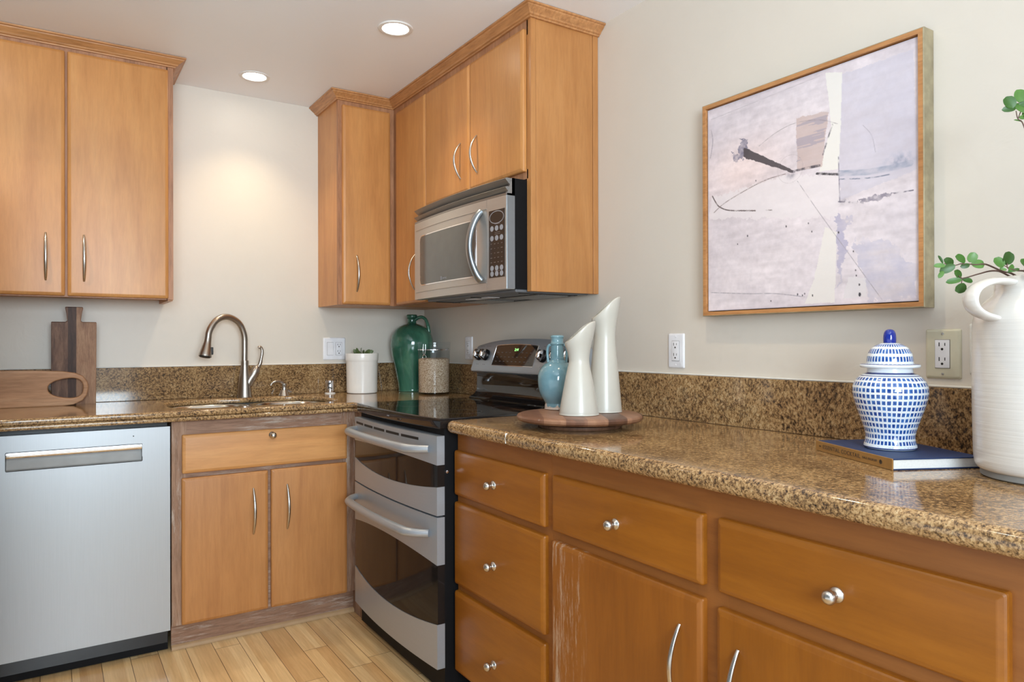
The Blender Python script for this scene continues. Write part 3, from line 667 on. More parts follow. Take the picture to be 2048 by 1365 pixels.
bm = BM(); tube(bm, smooth_path([(-0.966, -0.083, 0.955), (-0.949, -0.085, 0.992), (-0.9323, -0.088, 1.0186)], 4), [0.0215]*9, 18); obj('valve_branch', bm, BRONZE_NI, t, 60)
bm = BM(); tube(bm, smooth_path([(-0.933, -0.088, 1.0176), (-0.927, -0.089, 1.030), (-0.919, -0.09, 1.047), (-0.912, -0.09, 1.060)], 3), [0.0222, 0.0222, 0.0218, 0.0212, 0.0202, 0.019, 0.0172, 0.0148, 0.0122, 0.006], 18)
lv = obj('lever_cap', bm, BRONZE_NI, t, 60)
bm = BM(); tube(bm, smooth_path([(-0.914, -0.09, 1.052), (-0.9035, -0.09, 1.068), (-0.8965, -0.09, 1.098), (-0.8925, -0.09, 1.125), (-0.8955, -0.09, 1.142), (-0.903, -0.09, 1.1485), (-0.909, -0.09, 1.1435)], 4), [0.011]*3+[0.009]*4+[0.0075]*5+[0.0068]*5+[0.0068, 0.007, 0.0072, 0.0075, 0.0078, 0.0078, 0.0075, 0.005], 14); obj('lever', bm, BRONZE_NI, lv, 60)

t = thing('soap_dispenser', 'small brushed nickel soap dispenser with a curved spout, right of the faucet', 'soap dispenser', (-0.7885, -0.085, CT))
obj('base', lathe([(0.025, 0.0004), (0.0235, 0.004), (0.018, 0.016), (0.0145, 0.024), (0.013, 0.027)], (-0.7885, -0.085, CT), 24), NICKEL, t, 50)
obj('pump_stem', lathe([(0.0105, 0.027), (0.0105, 0.036), (0.0095, 0.042), (0.013, 0.052), (0.013, 0.057), (0.006, 0.060), (0, 0.0605)], (-0.7885, -0.085, CT), 20), NICKEL, t, 50)
bm = BM(); tube(bm, smooth_path([(-0.7885, -0.085, 0.968), (-0.800, -0.087, 0.976), (-0.8118, -0.09, 0.9815), (-0.8308, -0.094, 0.9836), (-0.8475, -0.098, 0.977), (-0.8555, -0.10, 0.9645)], 4), [0.0075]*6+[0.0062]*8+[0.005]*7, 12); obj('spout', bm, NICKEL, t, 60)

t = thing('air_gap_cap', 'small chrome cylinder cap standing at the right end of the sink', 'air gap', (-0.5605, -0.080, CT))
obj('flange', lathe([(0.026, 0.0004), (0.026, 0.004), (0.021, 0.005), (0, 0.005)], (-0.5605, -0.080, CT), 28), TRIMW, t)
obj('cap', lathe([(0.0205, 0.005), (0.021, 0.008), (0.021, 0.062), (0.0195, 0.0655), (0, 0.066)], (-0.5605, -0.080, CT), 32), CHROME, t, 40)
bm = BM(); 
for z in (0.050, 0.031):
    rings(bm, [[Vector((-0.5605+rr*math.cos(a), -0.080+rr*math.sin(a), CT+zz)) for rr, zz in ((0.0213, z-0.003), (0.0213, z+0.003), (0.020, z+0.003), (0.020, z-0.003))] for a in [math.radians(-135+4*i) for i in range(10)]])
obj('vent_slot', bm, DARK, t)

# ------------------------------------------------------------------ cutting boards
def lean(y_bot, tilt, x=0.0): return Matrix.Translation((x, y_bot, CT+0.001)) @ Matrix.Rotation(PI/2 - tilt, 4, 'X')
ol = [(-0.0795, 0), (0.0795, 0), (0.0795, 0.343)] + arc(0.0765, 0.343, 0.003, 0, 90, 3) + [(0.030, 0.346), (0.0235, 0.351), (0.0265, 0.38), (0.0305, 0.398)] + arc(0.0275, 0.404, 0.004, 0, 90, 3) + arc(-0.0275, 0.404, 0.004, 90, 180, 3) + [(-0.0305, 0.398), (-0.0265, 0.38), (-0.0235, 0.351), (-0.030, 0.346)] + arc(-0.0765, 0.343, 0.003, 90, 180, 3)
def walnut_strips():
    mt, nt, b = new_mat('walnut_glued_strips')
    tc = N(nt, 'TexCoord'); sp = N(nt, 'SeparateXYZ'); L(nt, tc.outputs['Object'], sp.inputs[0])
    f = noise(nt, mapped(nt, (20, 20, 1.6)), 1.8, 5, 0.6, 0.9)
    a = ramp(nt, f, [(0.3, lin(84, 58, 46)), (0.5, lin(118, 86, 68)), (0.72, lin(142, 108, 86))])
    d = ramp(nt, f, [(0.25, lin(108, 74, 54)), (0.5, lin(156, 116, 88)), (0.72, lin(178, 140, 108))])
    k = ramp(nt, f, [(0.3, lin(56, 38, 32)), (0.7, lin(88, 62, 50))])
    c = mix(nt, math_(nt, 'GREATER_THAN', sp.outputs[0], 0.008), a, d)
    s = math_(nt, 'MULTIPLY', math_(nt, 'GREATER_THAN', sp.outputs[0], -0.022), math_(nt, 'LESS_THAN', sp.outputs[0], 0.008))
    c = mix(nt, s, c, k)
    g = noise(nt, mapped(nt, (60, 60, 3)), 4, 4, 0.7); c = mix(nt, 1.0, c, ramp(nt, g, [(0.35, (0.75, 0.72, 0.7, 1)), (0.6, (1, 1, 1, 1))]), 'MULTIPLY')
    L(nt, c, b.inputs['Base Color']); b.inputs['Roughness'].default_value = 0.55; return mt
me = slab_mesh(ol, [], 0.0, 0.017, 0.002, lean(-0.066, math.radians(-8.0)) , 2)
tag(finish('cutting_board', me, walnut_strips(), None, 35, (-0.0, -0.06, CT)), 'upright dark walnut cutting board with a flared handle, leaning on the wall', 'cutting board').location.x = -1.652
hole = [(0.0, 0.0)]
def egg(cx, cy, a, b, k=40):
    pts = []
    for i in range(k):
        t = 2*PI*i/k; x = math.cos(t); c_, s_ = math.cos(t), math.sin(t); X = math.copysign(abs(c_)**0.85, c_); pts.append((cx+a*X, cy+b*math.copysign(abs(s_)**0.8, s_)*(1+0.22*X)))
    return pts
ol = [(-0.30, 0.0), (0.15, 0.0)] + arc(0.167, 0.058, 0.058, -80, 0, 6)[0:0] + [(0.19, 0.004), (0.222, 0.020), (0.238, 0.045), (0.243, 0.075), (0.238, 0.100), (0.222, 0.122), (0.195, 0.135), (0.15, 0.143), (0.08, 0.147), (0.0, 0.149), (-0.30, 0.149)]
me = slab_mesh(ol, [egg(0.163, 0.073, 0.061, 0.040)], 0.0, 0.020, 0.005, lean(-0.118, math.radians(-7.0)), 3)
tag(finish('serving_board', me, ACACIA, None, 35, (0, -0.11, CT)), 'long pale wooden serving board with an oval grip hole, lying on its edge', 'serving board').location.x = -1.845

# ------------------------------------------------------------------ outlets and switches
def wall_frame(plane, a, z):
    if plane == 'y': return frame_mtx((a, 0, z), (1, 0, 0), (0, 0, 1))
    return frame_mtx((0, a, z), (0, -1, 0), (0, 0, 1))
def box_m(bm, M_, x0, x1, y0, y1, z0, z1, bev=0.0):
    b = BM(); box(b, x0, x1, y0, y1, z0, z1, bev, 2); bmesh.ops.transform(b, matrix=M_, verts=b.verts[:]); join(bm, b)
def outlet(name, label, plane, a, z, gangs, mt, group=None, w=None):
    M_ = wall_frame(plane, a, z); n = len(gangs); w = w or (0.0715 + 0.046*(n-1)); h = 0.1145
    t = thing(name, label, 'switch plate' if 's' in gangs else 'wall outlet', M_.translation, group)
    b = BM(); lp = []
    for ins, d in ((0, 0.0004), (0, 0.0012), (0.0015, 0.004), (0.004, 0.0055), (0.006, 0.006)): lp.append([M_ @ Vector((x, y, d)) for x, y in rrect(-w/2+ins, w/2-ins, -h/2+ins, h/2-ins, 0.004)])
    rings(b, lp); obj('cover_plate', b, mt, t, 40)
    for i, g in enumerate(gangs):
        cx = (i-(n-1)/2)*0.046
        b = BM(); box_m(b, M_, cx-0.0167, cx+0.0167, -0.0333, 0.0333, 0.0055, 0.0066); e = obj('insert_gap', b, PRINT, t, 0)
        b = BM()
        if g == 's':
            lp = [[M_ @ Vector((x, y, d+0.0035*yy)) for x, y, d, yy in ((cx-0.0158, -0.0322, 0.0066, 0.9), (cx+0.0158, -0.0322, 0.0066, 0.9), (cx+0.0158, 0, 0.0068, 0), (cx+0.0158, 0.0322, 0.0068, 0.5), (cx-0.0158, 0.0322, 0.0068, 0.5), (cx-0.0158, 0, 0.0068, 0))], [M_ @ Vector((x, y, 0.006)) for x, y in ((cx-0.0158, -0.0322), (cx+0.0158, -0.0322), (cx+0.0158, 0), (cx+0.0158, 0.0322), (cx-0.0158, 0.0322), (cx-0.0158, 0))]]
            rings(b, lp); obj('rocker', b, WHITEPL, t, 20)
        else:
            box_m(b, M_, cx-0.0158, cx+0.0158, -0.0324, 0.0324, 0.006, 0.0082, 0.0006); r = obj('receptacle', b, WHITEPL, t, 20)
            b = BM()
            for cy in (0.0185, -0.0155):
                box_m(b, M_, cx-0.0075, cx-0.0053, cy-0.001, cy+0.008, 0.0080, 0.00835); box_m(b, M_, cx+0.0053, cx+0.0072, cy, cy+0.007, 0.0080, 0.00835)
                q = lathe([(0.0029, 0.0080), (0.0029, 0.00835), (0, 0.00835)], seg=14, mtx=M_ @ Matrix.Translation((cx, cy-0.0075, 0))); join(b, q)
            obj('slots', b, DARK, r, 0)
        for sy in (0.0465, -0.0465):
            obj('screw', lathe([(0.0032, 0.0058), (0.0030, 0.0068), (0, 0.0072)], seg=14, mtx=M_ @ Matrix.Translation((cx, sy, 0))), SCREW if mt is ALMOND else WHITEPL, t, 40)
    return t
GO = 'wall outlets and switches'
outlet('switch_and_outlet_plate', 'white double wall plate with rocker switch and outlet, above the sink backsplash', 'y', -0.5115, 1.1375, ['s', 'o'], WHITEPL)
outlet('wall_outlet', 'white outlet on the right wall between green jug and range', 'x', -0.503, 1.1405, ['o'], WHITEPL)
outlet('wall_outlet', 'white outlet below the lower left corner of the painting', 'x', -1.888, 1.1385, ['o'], WHITEPL)
outlet('wall_outlet', 'almond outlet with white receptacle between ginger jar and large white jar', 'x', -2.7235, 1.1385, ['o'], ALMOND, w=0.078)
outlet('wall_outlet', 'cream wall plate almost hidden behind the large white jar', 'x', -2.817, 1.150, ['o'], CAULK, w=0.0765)

# ------------------------------------------------------------------ range
t = thing('kitchen_range', 'stainless and black double-oven electric range in the corner', 'range', (-0.35, -1.12, 0))
Y0, Y1 = -0.7485, -1.4925; YC = (Y0+Y1)/2; HW = (Y0-Y1)/2
def bow(base, amt): return lambda y: base - amt*(1-((y-YC)/HW)**2)
bm = BM(); box(bm, -0.655, -0.03, Y1+0.003, Y0-0.003, 0.02, 0.888); 
for x in (-0.62, -0.10):
    for y in (Y0-0.05, Y1+0.05): box(bm, x-0.015, x+0.015, y-0.015, y+0.015, 0.0, 0.021)
obj('body', bm, KICKBLACK, t, 0)
yy = lerp(Y0, Y1, 16)
ol = [(-0.10, Y0), (-0.10, Y1)] + [(bow(-0.672, 0.022)(y), y) for y in yy[::-1]]
obj_ct = finish('cooktop', slab_mesh(ol, [], 0.885, 0.9195, 0.004, None, 3), BLACKGLASS, t, 35)
def ringm(cx, cy, r, w=0.0012): return lathe([(r, 0.9196), (r+w, 0.91995), (r+w, 0.9196)], (cx, cy, 0), 48)
for cx, cy, r in ((-0.235, -0.93, 0.075), (-0.25, -1.31, 0.095), (-0.50, -0.93, 0.105), (-0.50, -1.32, 0.075)):
    b = BM(); vl = [[Vector((cx+rr*math.cos(2*PI*i/56), cy+rr*math.sin(2*PI*i/56), 0.9198)) for i in range(56)] for rr in (r, r+0.0014)]
    rings(b, vl, False, False); obj('burner_ring', b, plain('burner_print', lin(90, 90, 92), 0.3) if 'burner_print' not in MATS else MATS['burner_print'], obj_ct, 0)
DX = bow(-0.680, 0.020); BK = lambda y: -0.655
def dpanel(name, zlo, zhi, off, mt, par, y0=Y0-0.004, y1=Y1+0.003, back=None):
    if off: y0 += 0.0012; y1 -= 0.0012
    return obj(name, strip_panel(lerp(y0, y1, 28), zlo, zhi, lambda y: DX(y)-off, back or BK), mt, par, 40)
sq = lambda y: 1-((y-YC)/HW)**2
d1 = dpanel('upper_oven_door', lambda y: 0.604, lambda y: 0.862, 0.0, OVENGLASS, t)
dpanel('door_band', lambda y: 0.768 + 0.012*sq(y), lambda y: 0.8625, 0.003, STEEL_Y, d1)
dpanel('door_band', lambda y: 0.6035, lambda y: 0.697 - 0.026*sq(y), 0.003, STEEL_Y, d1)
for a, b_ in ((-0.778, -0.872), (-0.888, -0.985), (-1.000, -1.105), (-1.122, -1.232), (-1.250, -1.375)):
    obj('vent_slot', strip_panel(lerp(a, b_, 6), lambda y: 0.839, lambda y: 0.848, lambda y: DX(y)-0.0036, lambda y: DX(y)-0.002), DARK, d1, 0)
d2 = dpanel('lower_oven_door', lambda y: 0.105, lambda y: 0.597, 0.0, OVENGLASS, t)
dpanel('door_band', lambda y: 0.442 + 0.029*sq(y), lambda y: 0.5975, 0.003, STEEL_Y, d2)
dpanel('door_band', lambda y: 0.1045, lambda y: 0.250 - 0.030*sq(y), 0.003, STEEL_Y, d2)
def oven_handle(par, z, sag):
    a, b_ = Y0-0.028, Y1+0.045; pts = []; rr = []
    for i in range(33):
        s = i/32; y = a+(b_-a)*s; e = min(s, 1-s)
        out_ = 0.048*min(1, (e/0.10))**0.6 if e < 0.10 else 0.048
        pts.append((DX(y)-0.006-out_-0.006*sq(y), y, z - sag*math.sin(PI*s)*0 + 0.012*sq(y)*0)); rr.append(0.0125 + 0.003*min(1, e/0.12))
    bm = BM(); tube(bm, pts, rr, 16, flat=(1.0, 1.0)); obj('handle', bm, STEEL_Y, par, 60)
oven_handle(d1, 0.817, 0); oven_handle(d2, 0.540, 0)
bm = BM(); obj('door_bolt', lathe([(0.006, 0), (0.005, 0.006), (0, 0.007)], seg=14, mtx=frame_mtx((-0.648, Y1+0.002, 0.745), (1, 0, 0), (0, 0, 1))), CHROME, t)
# backguard
bm = BM(); rings(bm, [[Vector((x, y, z)) for x, z in ((-0.03, 0.90), (-0.145, 0.90), (-0.145, 0.922), (-0.116, 0.936), (-0.104, 0.955), (-0.102, 1.02), (-0.108, 1.040), (-0.03, 1.040))] for y in (Y0-0.006, Y1+0.006)]); obj('backguard', bm, BLACKGLASS, t, 40)
A0 = Vector((-0.136, 0, 1.038)); SD = Vector((0.0425, 0, 0.1164)).normalized(); ND = Vector((-SD.z, 0, SD.x))
def top_s(y):
    q = (y-YC)/HW; return 0.1575 - 0.033*abs(q)**2.6
bm = BM(); loops = []
for y in [Y0+0.0005] + lerp(Y0-0.002, Y1+0.002, 40) + [Y1-0.0005]:
    e = 0.010 if y > Y0-0.001 or y < Y1+0.001 else 0.0; T = top_s(y) - e
    lo = A0 + SD*(0.004+e*0.6); hi = A0 + SD*T
    pr = [lo + ND*(-0.004+0.0), A0 + SD*(0.012+e) + ND*(0.0-e*0.4), hi - SD*0.012 - ND*e*0.4, hi - SD*0.003 - ND*(0.003), hi - ND*0.010, Vector((-0.032, 0, hi.z-0.012)), Vector((-0.032, 0, 1.034+e*0.5)), Vector((-0.120, 0, 1.034+e*0.5))]
    loops.append([Vector((p.x, y, p.z)) for p in pr])
rings(bm, loops); con = obj('control_console', bm, STEEL_Y, t, 30)
CM = lambda y, s, off=0.0: Vector((0, y, 0)) + A0 + SD*s + ND*off
bm = BM(); loops = []
for y in lerp(-0.917, -1.229, 20):
    q = (y+1.073)/0.156; tt = 0.121 + 0.006*(1-q*q)
    loops.append([CM(y, 0.035, 0.0008), CM(y, tt, 0.0008), CM(y, tt, -0.004), CM(y, 0.035, -0.004)])
rings(bm, loops); dsp = obj('display_window', bm, BLACKGLASS, con, 0)
pth = [CM(-0.915, 0.033, 0.0005)] + [CM(y, 0.123 + 0.006*(1-((y+1.073)/0.156)**2), 0.0005) for y in lerp(-0.915, -1.231, 20)] + [CM(-1.231, 0.033, 0.0005), CM(-0.915, 0.033, 0.0005)]
bm = BM(); tube(bm, pth, 0.0016, 6); obj('display_bezel', bm, CHROME, con)
finish('clock_digits', text_mesh('2:14', 0.0165, frame_mtx(CM(-1.081, 0.1045, 0.0012), (0, -1, 0), SD)), GREENLED, dsp, 0)
bm = BM()
for i in range(9):
    for j in range(3):
        y = -0.945-0.031*i; 
        if abs(y+1.081) < 0.035 and j == 2: continue
        q = CM(y, 0.052+0.02*j, 0.001); box_m(bm, frame_mtx(q, (0, -1, 0), SD), -0.006, 0.006, -0.0014, 0.0014, 0, 0.0003)
obj('touch_labels', bm, PRINT, dsp, 0)
for y in (-0.795, -0.850, -1.287, -1.372, -1.452):
    M_ = frame_mtx(CM(y, 0.078), (0, -1, 0), SD)
    k = obj('knob', lathe([(0.0255, 0.0), (0.0255, 0.010), (0.023, 0.013), (0.021, 0.014)], seg=28, mtx=M_), BLACK, con, 40)
    b = BM(); lp = []
    for z, sc in ((0.013, 1.0), (0.026, 0.92), (0.033, 0.75), (0.036, 0.4)):
        lp.append([M_ @ Vector((0.0105*sc*math.cos(a)*(1.6-0.6*abs(math.cos(a))), 0.0235*sc*math.sin(a), z)) for a in [2*PI*i/24 for i in range(24)]])
    rings(b, lp); obj('knob_grip', b, CHROME, k, 50)
    b = BM(); 
    for q in range(5): box_m(b, frame_mtx(CM(y-0.012+0.006*q, 0.035 if q % 2 else 0.120, 0.0), (0, -1, 0), SD), -0.0015, 0.0015, -0.0015, 0.0015, -0.0002, 0.0004)
    obj('knob_markings', b, LETTER, con, 0)
bm = BM(); box(bm, -0.6955, -0.6945, YC-0.008, YC+0.008, 0.8985, 0.902); obj('badge', bm, GREYPRINT, t, 0)

# ------------------------------------------------------------------ microwave
t = thing('microwave', 'stainless over-the-range microwave hanging under the two-door wall cabinet', 'microwave', (-0.2, -1.09, 1.35))
MY0, MY1 = -0.722, -1.464; MC = (MY0+MY1)/2; MH = (MY0-MY1)/2
mq = lambda y: 1-((y-MC)/MH)**2
MF = lambda y: -0.397 - 0.020*mq(y)
bm = BM(); box(bm, -0.362, -0.004, MY1, MY0, 1.358, 1.747); obj('housing', bm, KICKBLACK, t, 0)
d = obj('door', strip_panel(lerp(MY0, -1.3495, 24), lambda y: 1.3545, lambda y: 1.685, MF, lambda y: -0.362), STEEL_MW, t, 30)
cp = obj('control_panel', strip_panel(lerp(-1.3505, MY1, 6), lambda y: 1.3555, lambda y: 1.685, MF, lambda y: -0.362), STEEL_MW, t, 30)
bm = strip_panel(lerp(MY1-0.0005, MY1-0.0030, 1), lambda y: 1.357, lambda y: 1.684, lambda y: -0.394, lambda y: -0.362); obj('side_trim', bm, BLUESTEEL, cp, 0)
def rr_edges(y, a, b_, z0, z1, r, sgn):
    e = min(abs(y-a), abs(y-b_)); dz = r - math.sqrt(max(0, r*r-(r-e)**2)) if e < r else 0
    return z1-dz if sgn > 0 else z0+dz
def rpanel(name, a, b_, z0, z1, r, off, back, mt, par):
    ys = lerp(a, a-r, 6)[:-1] + lerp(a-r, b_+r, 18)[:-1] + lerp(b_+r, b_, 6)
    return obj(name, strip_panel(ys, lambda y: rr_edges(y, a, b_, z0, z1, r, -1), lambda y: rr_edges(y, a, b_, z0, z1, r, 1), lambda y: MF(y)-off, lambda y: MF(y)+back), mt, par, 30)
rpanel('window_bezel', -0.790, -1.283, 1.4105, 1.624, 0.024, 0.0012, 0.004, CHROME, d)
w = rpanel('window', -0.794, -1.279, 1.4145, 1.620, 0.021, 0.0024, 0.004, MWGLASS, d)
bm = BM(); ys = lerp(MY0-0.02, -1.3495, 20)
for z in (1.652, 1.385):
    rings(bm, [[Vector((MF(y)-0.0006, y, z-0.0015)), Vector((MF(y)-0.0022, y, z)), Vector((MF(y)-0.0006, y, z+0.0015))] for y in ys])
obj('crease_line', bm, STEEL_MW, d, 0)
FM = lambda y, z, off: frame_mtx((MF(y)-off, y, z), (0, -1, 0), (0, 0, 1))
finish('brand_lettering', text_mesh('MAYTAG', 0.0085, FM(-1.043, 1.4255, 0.0027), 0.0003), GREYPRINT, w, 0)
bm = BM(); M_ = FM(-1.013, 1.4265, 0.0026)
for a in ((-0.0055, -0.0035, -0.008, 0.008), (0.0035, 0.0055, -0.008, 0.008), (-0.0055, 0.0055, 0.006, 0.008), (-0.0055, 0.0055, -0.008, -0.006), (-0.001, 0.001, -0.003, 0.006)): box_m(bm, M_, a[0], a[1], a[2], a[3], 0, 0.0005)
obj('brand_emblem', bm, GREYPRINT, w, 0)
pts = []; rr = []
for i in range(31):
    s = i/30; pts.append((MF(-1.313)-0.002-0.040*math.sin(PI*s)**0.7, -1.313+0.016*math.sin(PI*s), 1.396+(1.646-1.396)*s)); rr.append(0.0150+0.003*abs(2*s-1)**2)
bm = BM(); tube(bm, smooth_path(pts, 1), rr, 16, flat=(1.15, 0.75)); obj('door_handle', bm, BLUESTEEL, d, 60)
KM = frame_mtx((MF(-1.4115)-0.0006, -1.4115, 1.520), (MF(-1.457)-MF(-1.366), -0.091, 0), (0, 0, 1))
bm = BM(); box_m(bm, KM, -0.0465, 0.0465, -0.1205, 0.1205, -0.002, 0.0006, 0.0003); kp = obj('keypad', bm, DARKBROWN, cp, 0)
bm = BM()
for i in range(48):
    a = 2*PI*i/48
vl = [[KM @ Vector((r1*math.cos(2*PI*i/48), 0.094+r2*math.sin(2*PI*i/48), 0.0009)) for i in range(48)] for r1, r2 in ((0.0395, 0.0205), (0.0425, 0.0232))]
rings(bm, vl, False, False); obj('display_ring', bm, GREYPRINT, kp, 0)
for yb in (0.055, 0.020, -0.087, -0.107):
    for xb in (-0.028, 0.0, 0.028):
        obj('button', lathe([(0.0098, 0.0006), (0.0095, 0.0014), (0, 0.0016)], seg=20, mtx=KM @ Matrix.Translation((xb, yb, 0))), GREYPRINT, kp, 30)
bm = BM(); rnd = random.Random(3)
for r_ in range(5):
    for c_ in range(4):
        x = -0.032+0.0205*c_; y = 0.000-0.0165*r_; wd = rnd.uniform(0.0015, 0.006); box_m(bm, KM, x-wd, x+wd, y-0.0012, y+0.0012, 0.0006, 0.0009)
for y in (0.070, 0.040, 0.034, -0.097): box_m(bm, KM, -0.012, 0.020, y-0.0008, y+0.0008, 0.0006, 0.0009)
obj('key_legends', bm, PRINT, kp, 0)
# vent louvres
bm = BM(); box(bm, -0.372, -0.360, MY1, MY0, 1.686, 1.7475); obj('vent_back', bm, DARK, t, 0)
for zt in (1.7465, 1.7165):
    loops = []
    for y in lerp(MY0-0.001, MY1+0.001, 24):
        f = MF(y)
        loops.append([Vector((f+0.004, y, zt)), Vector((f-0.003, y, zt-0.004)), Vector((f+0.018, y, zt-0.0235)), Vector((f+0.022, y, zt-0.0235)), Vector((f+0.028, y, zt-0.001))])
    bm = BM(); rings(bm, loops); obj('vent_louvre', bm, GREYMET, t, 25)
bm = BM(); rings(bm, [[Vector((MF(y)+0.001, y, 1.6925)), Vector((MF(y)+0.001, y, 1.6862)), Vector((-0.366, y, 1.6862)), Vector((-0.366, y, 1.6925))] for y in lerp(MY0, MY1, 20)]); obj('vent_sill', bm, GREYMET, t, 25)
bm = BM(); rings(bm, [[Vector((x, y, z)) for x, z in ((-0.362, 1.7475), (-0.372, 1.7475), (-0.393, 1.690), (-0.393, 1.6862), (-0.362, 1.6862))] for y in (MY1+0.012, MY1)]); obj('vent_end', bm, GREYMET, t, 0)
# underside
bm = BM(); box(bm, -0.350, -0.020, MY1+0.010, MY0-0.03, 1.346, 1.3585, 0.003, 1); und = obj('bottom_plate', bm, plain('grey_underside', lin(120, 122, 126), 0.45, 0.4), t, 0)
def filt():
    mt, nt, b = new_mat('grease_filter_mesh'); v = mapped(nt, (1, 1, 1)); ch = N(nt, 'TexChecker'); ch.inputs['Scale'].default_value = 260; L(nt, v, ch.inputs[0])
    L(nt, ramp(nt, ch.outputs['Fac'], [(0.3, lin(110, 110, 110)), (0.7, lin(200, 200, 198))]), b.inputs['Base Color']); b.inputs['Metallic'].default_value = 0.6; b.inputs['Roughness'].default_value = 0.4; return mt
FILT = filt()
for a, b_ in ((-0.80, -1.02), (-1.17, -1.40)):
    bm = BM(); box(bm, -0.215, -0.075, b_, a, 1.3425, 1.3465, 0.001, 1); obj('grease_filter', bm, FILT, und, 0)
bm = BM(); box(bm, -0.300, -0.245, -1.18, -1.00, 1.3435, 1.3465, 0.001, 1); obj('lamp_cover', bm, WHITEPL, und, 0)
bm = BM()
for a in ((-0.345, -0.225, -1.12, -1.128), (-0.23, -0.222, -0.76, -1.44), (-0.07, -0.062, -0.76, -1.44), (-0.32, -0.06, -0.775, -0.783), (-0.32, -0.06, -1.425, -1.433)): box(bm, a[0], a[1], a[3], a[2], 1.3435, 1.3465)
obj('bottom_rib', bm, BLACK, und, 0)

# ------------------------------------------------------------------ refrigerator (only its bowed handle reaches into view)
t = thing('refrigerator', 'stainless refrigerator at the left edge, only its bowed door handle showing', 'refrigerator', (-2.27, -1.35, 0))
bm = BM(); box(bm, -2.64, -1.965, -1.80, -0.90, 0.02, 1.76, 0.006, 2); box(bm, -2.60, -1.99, -1.76, -0.94, 0.0, 0.021); obj('cabinet', bm, plain('fridge_side', lin(70, 70, 72), 0.5), t, 30)
for a, b_, hy in ((-1.3475, -0.902, -1.318), (-1.798, -1.3525, -1.382)):
    bm = BM(); box(bm, -1.960, -1.905, a, b_, 0.06, 1.755, 0.012, 3); dd = obj('door', bm, FRIDGE, t, 40)
    bm = BM(); pts = []
    for i in range(41):
        s = i/40; pts.append((-1.906-0.092*math.sin(PI*s)**0.55, hy, 0.44+1.20*s))
    tube(bm, pts, [0.008+0.006*math.sin(PI*i/40)**0.5 for i in range(41)], 14); obj('handle', bm, FRIDGE, dd, 60)

# ------------------------------------------------------------------ pot, jug, canister on the back counter
def leaf_mesh(bm, c, dirv, nrm, ln, wd, curl=0.12, fold=0.12):
    d_ = Vector(dirv).normalized(); n_ = Vector(nrm); n_ = (n_ - d_*n_.dot(d_)).normalized(); s_ = d_.cross(n_)
    rows = []; K = 9
    for i in range(K):
        t_ = i/(K-1); w_ = wd/2*math.sqrt(max(0.0, 1-(2*t_-1.04)**2/1.09))*0.97 if 0 < i < K-1 else wd*0.06
        p = Vector(c) + d_*(t_-0.5)*ln + n_*(-curl*ln*(t_-0.5)**2*2)
        rows.append([p - s_*w_ + n_*fold*w_, p - s_*w_*0.5 + n_*fold*w_*0.3, p, p + s_*w_*0.5 + n_*fold*w_*0.3, p + s_*w_ + n_*fold*w_])
    top = [[bm.verts.new(p + n_*0.00025) for p in r] for r in rows]; bot = [[bm.verts.new(p - n_*0.00025) for p in r] for r in rows]
    for g in (top, bot):
        for A, B in zip(g, g[1:]):
            for i in range(4): bm.faces.new((A[i], A[i+1], B[i+1], B[i]))
    for A, B, A2, B2 in [(top[i], top[i+1], bot[i], bot[i+1]) for i in range(K-1)]:
        bm.faces.new((A[0], B[0], B2[0], A2[0])); bm.faces.new((A[4], B[4], B2[4], A2[4]))
    bm.faces.new(top[0] + bot[0][::-1]); bm.faces.new(top[-1] + bot[-1][::-1]); return bm

px, py = -0.411, -0.128
t = thing('potted_plant', 'small succulent in a plain white cylindrical pot on the sink counter', 'plant pot', (px, py, CT))
obj('pot', lathe([(0.0, 0.001), (0.072, 0.001), (0.0755, 0.004), (0.0765, 0.02), (0.0785, 0.158), (0.0790, 0.160), (0.0808, 0.164), (0.0815, 0.170), (0.0825, 0.196), (0.0815, 0.2005), (0.0785, 0.2005), (0.0765, 0.196), (0.0745, 0.17), (0.0, 0.17)], (px, py, CT), 56), POTWHITE, t, 40)
obj('soil', lathe([(0.0, 0.171), (0.0735, 0.171), (0.0735, 0.186), (0.0, 0.189)], (px, py, CT), 32), SOIL, t)
rnd = random.Random(5)
for i in range(16):
    a = rnd.uniform(0, 2*PI); r_ = rnd.uniform(0.005, 0.055); up = rnd.uniform(0.35, 1.0)
    dv = Vector((math.cos(a)*(1-up*0.5), math.sin(a)*(1-up*0.5), up)); ln = rnd.uniform(0.026, 0.042)
    c = Vector((px+r_*math.cos(a), py+r_*math.sin(a), CT+0.196)) + dv.normalized()*ln*0.42
    obj('leaf', leaf_mesh(BM(), c, dv, (math.cos(a+1.3), math.sin(a+1.3), 0.3), ln, ln*0.5), SUCC, t, 60)

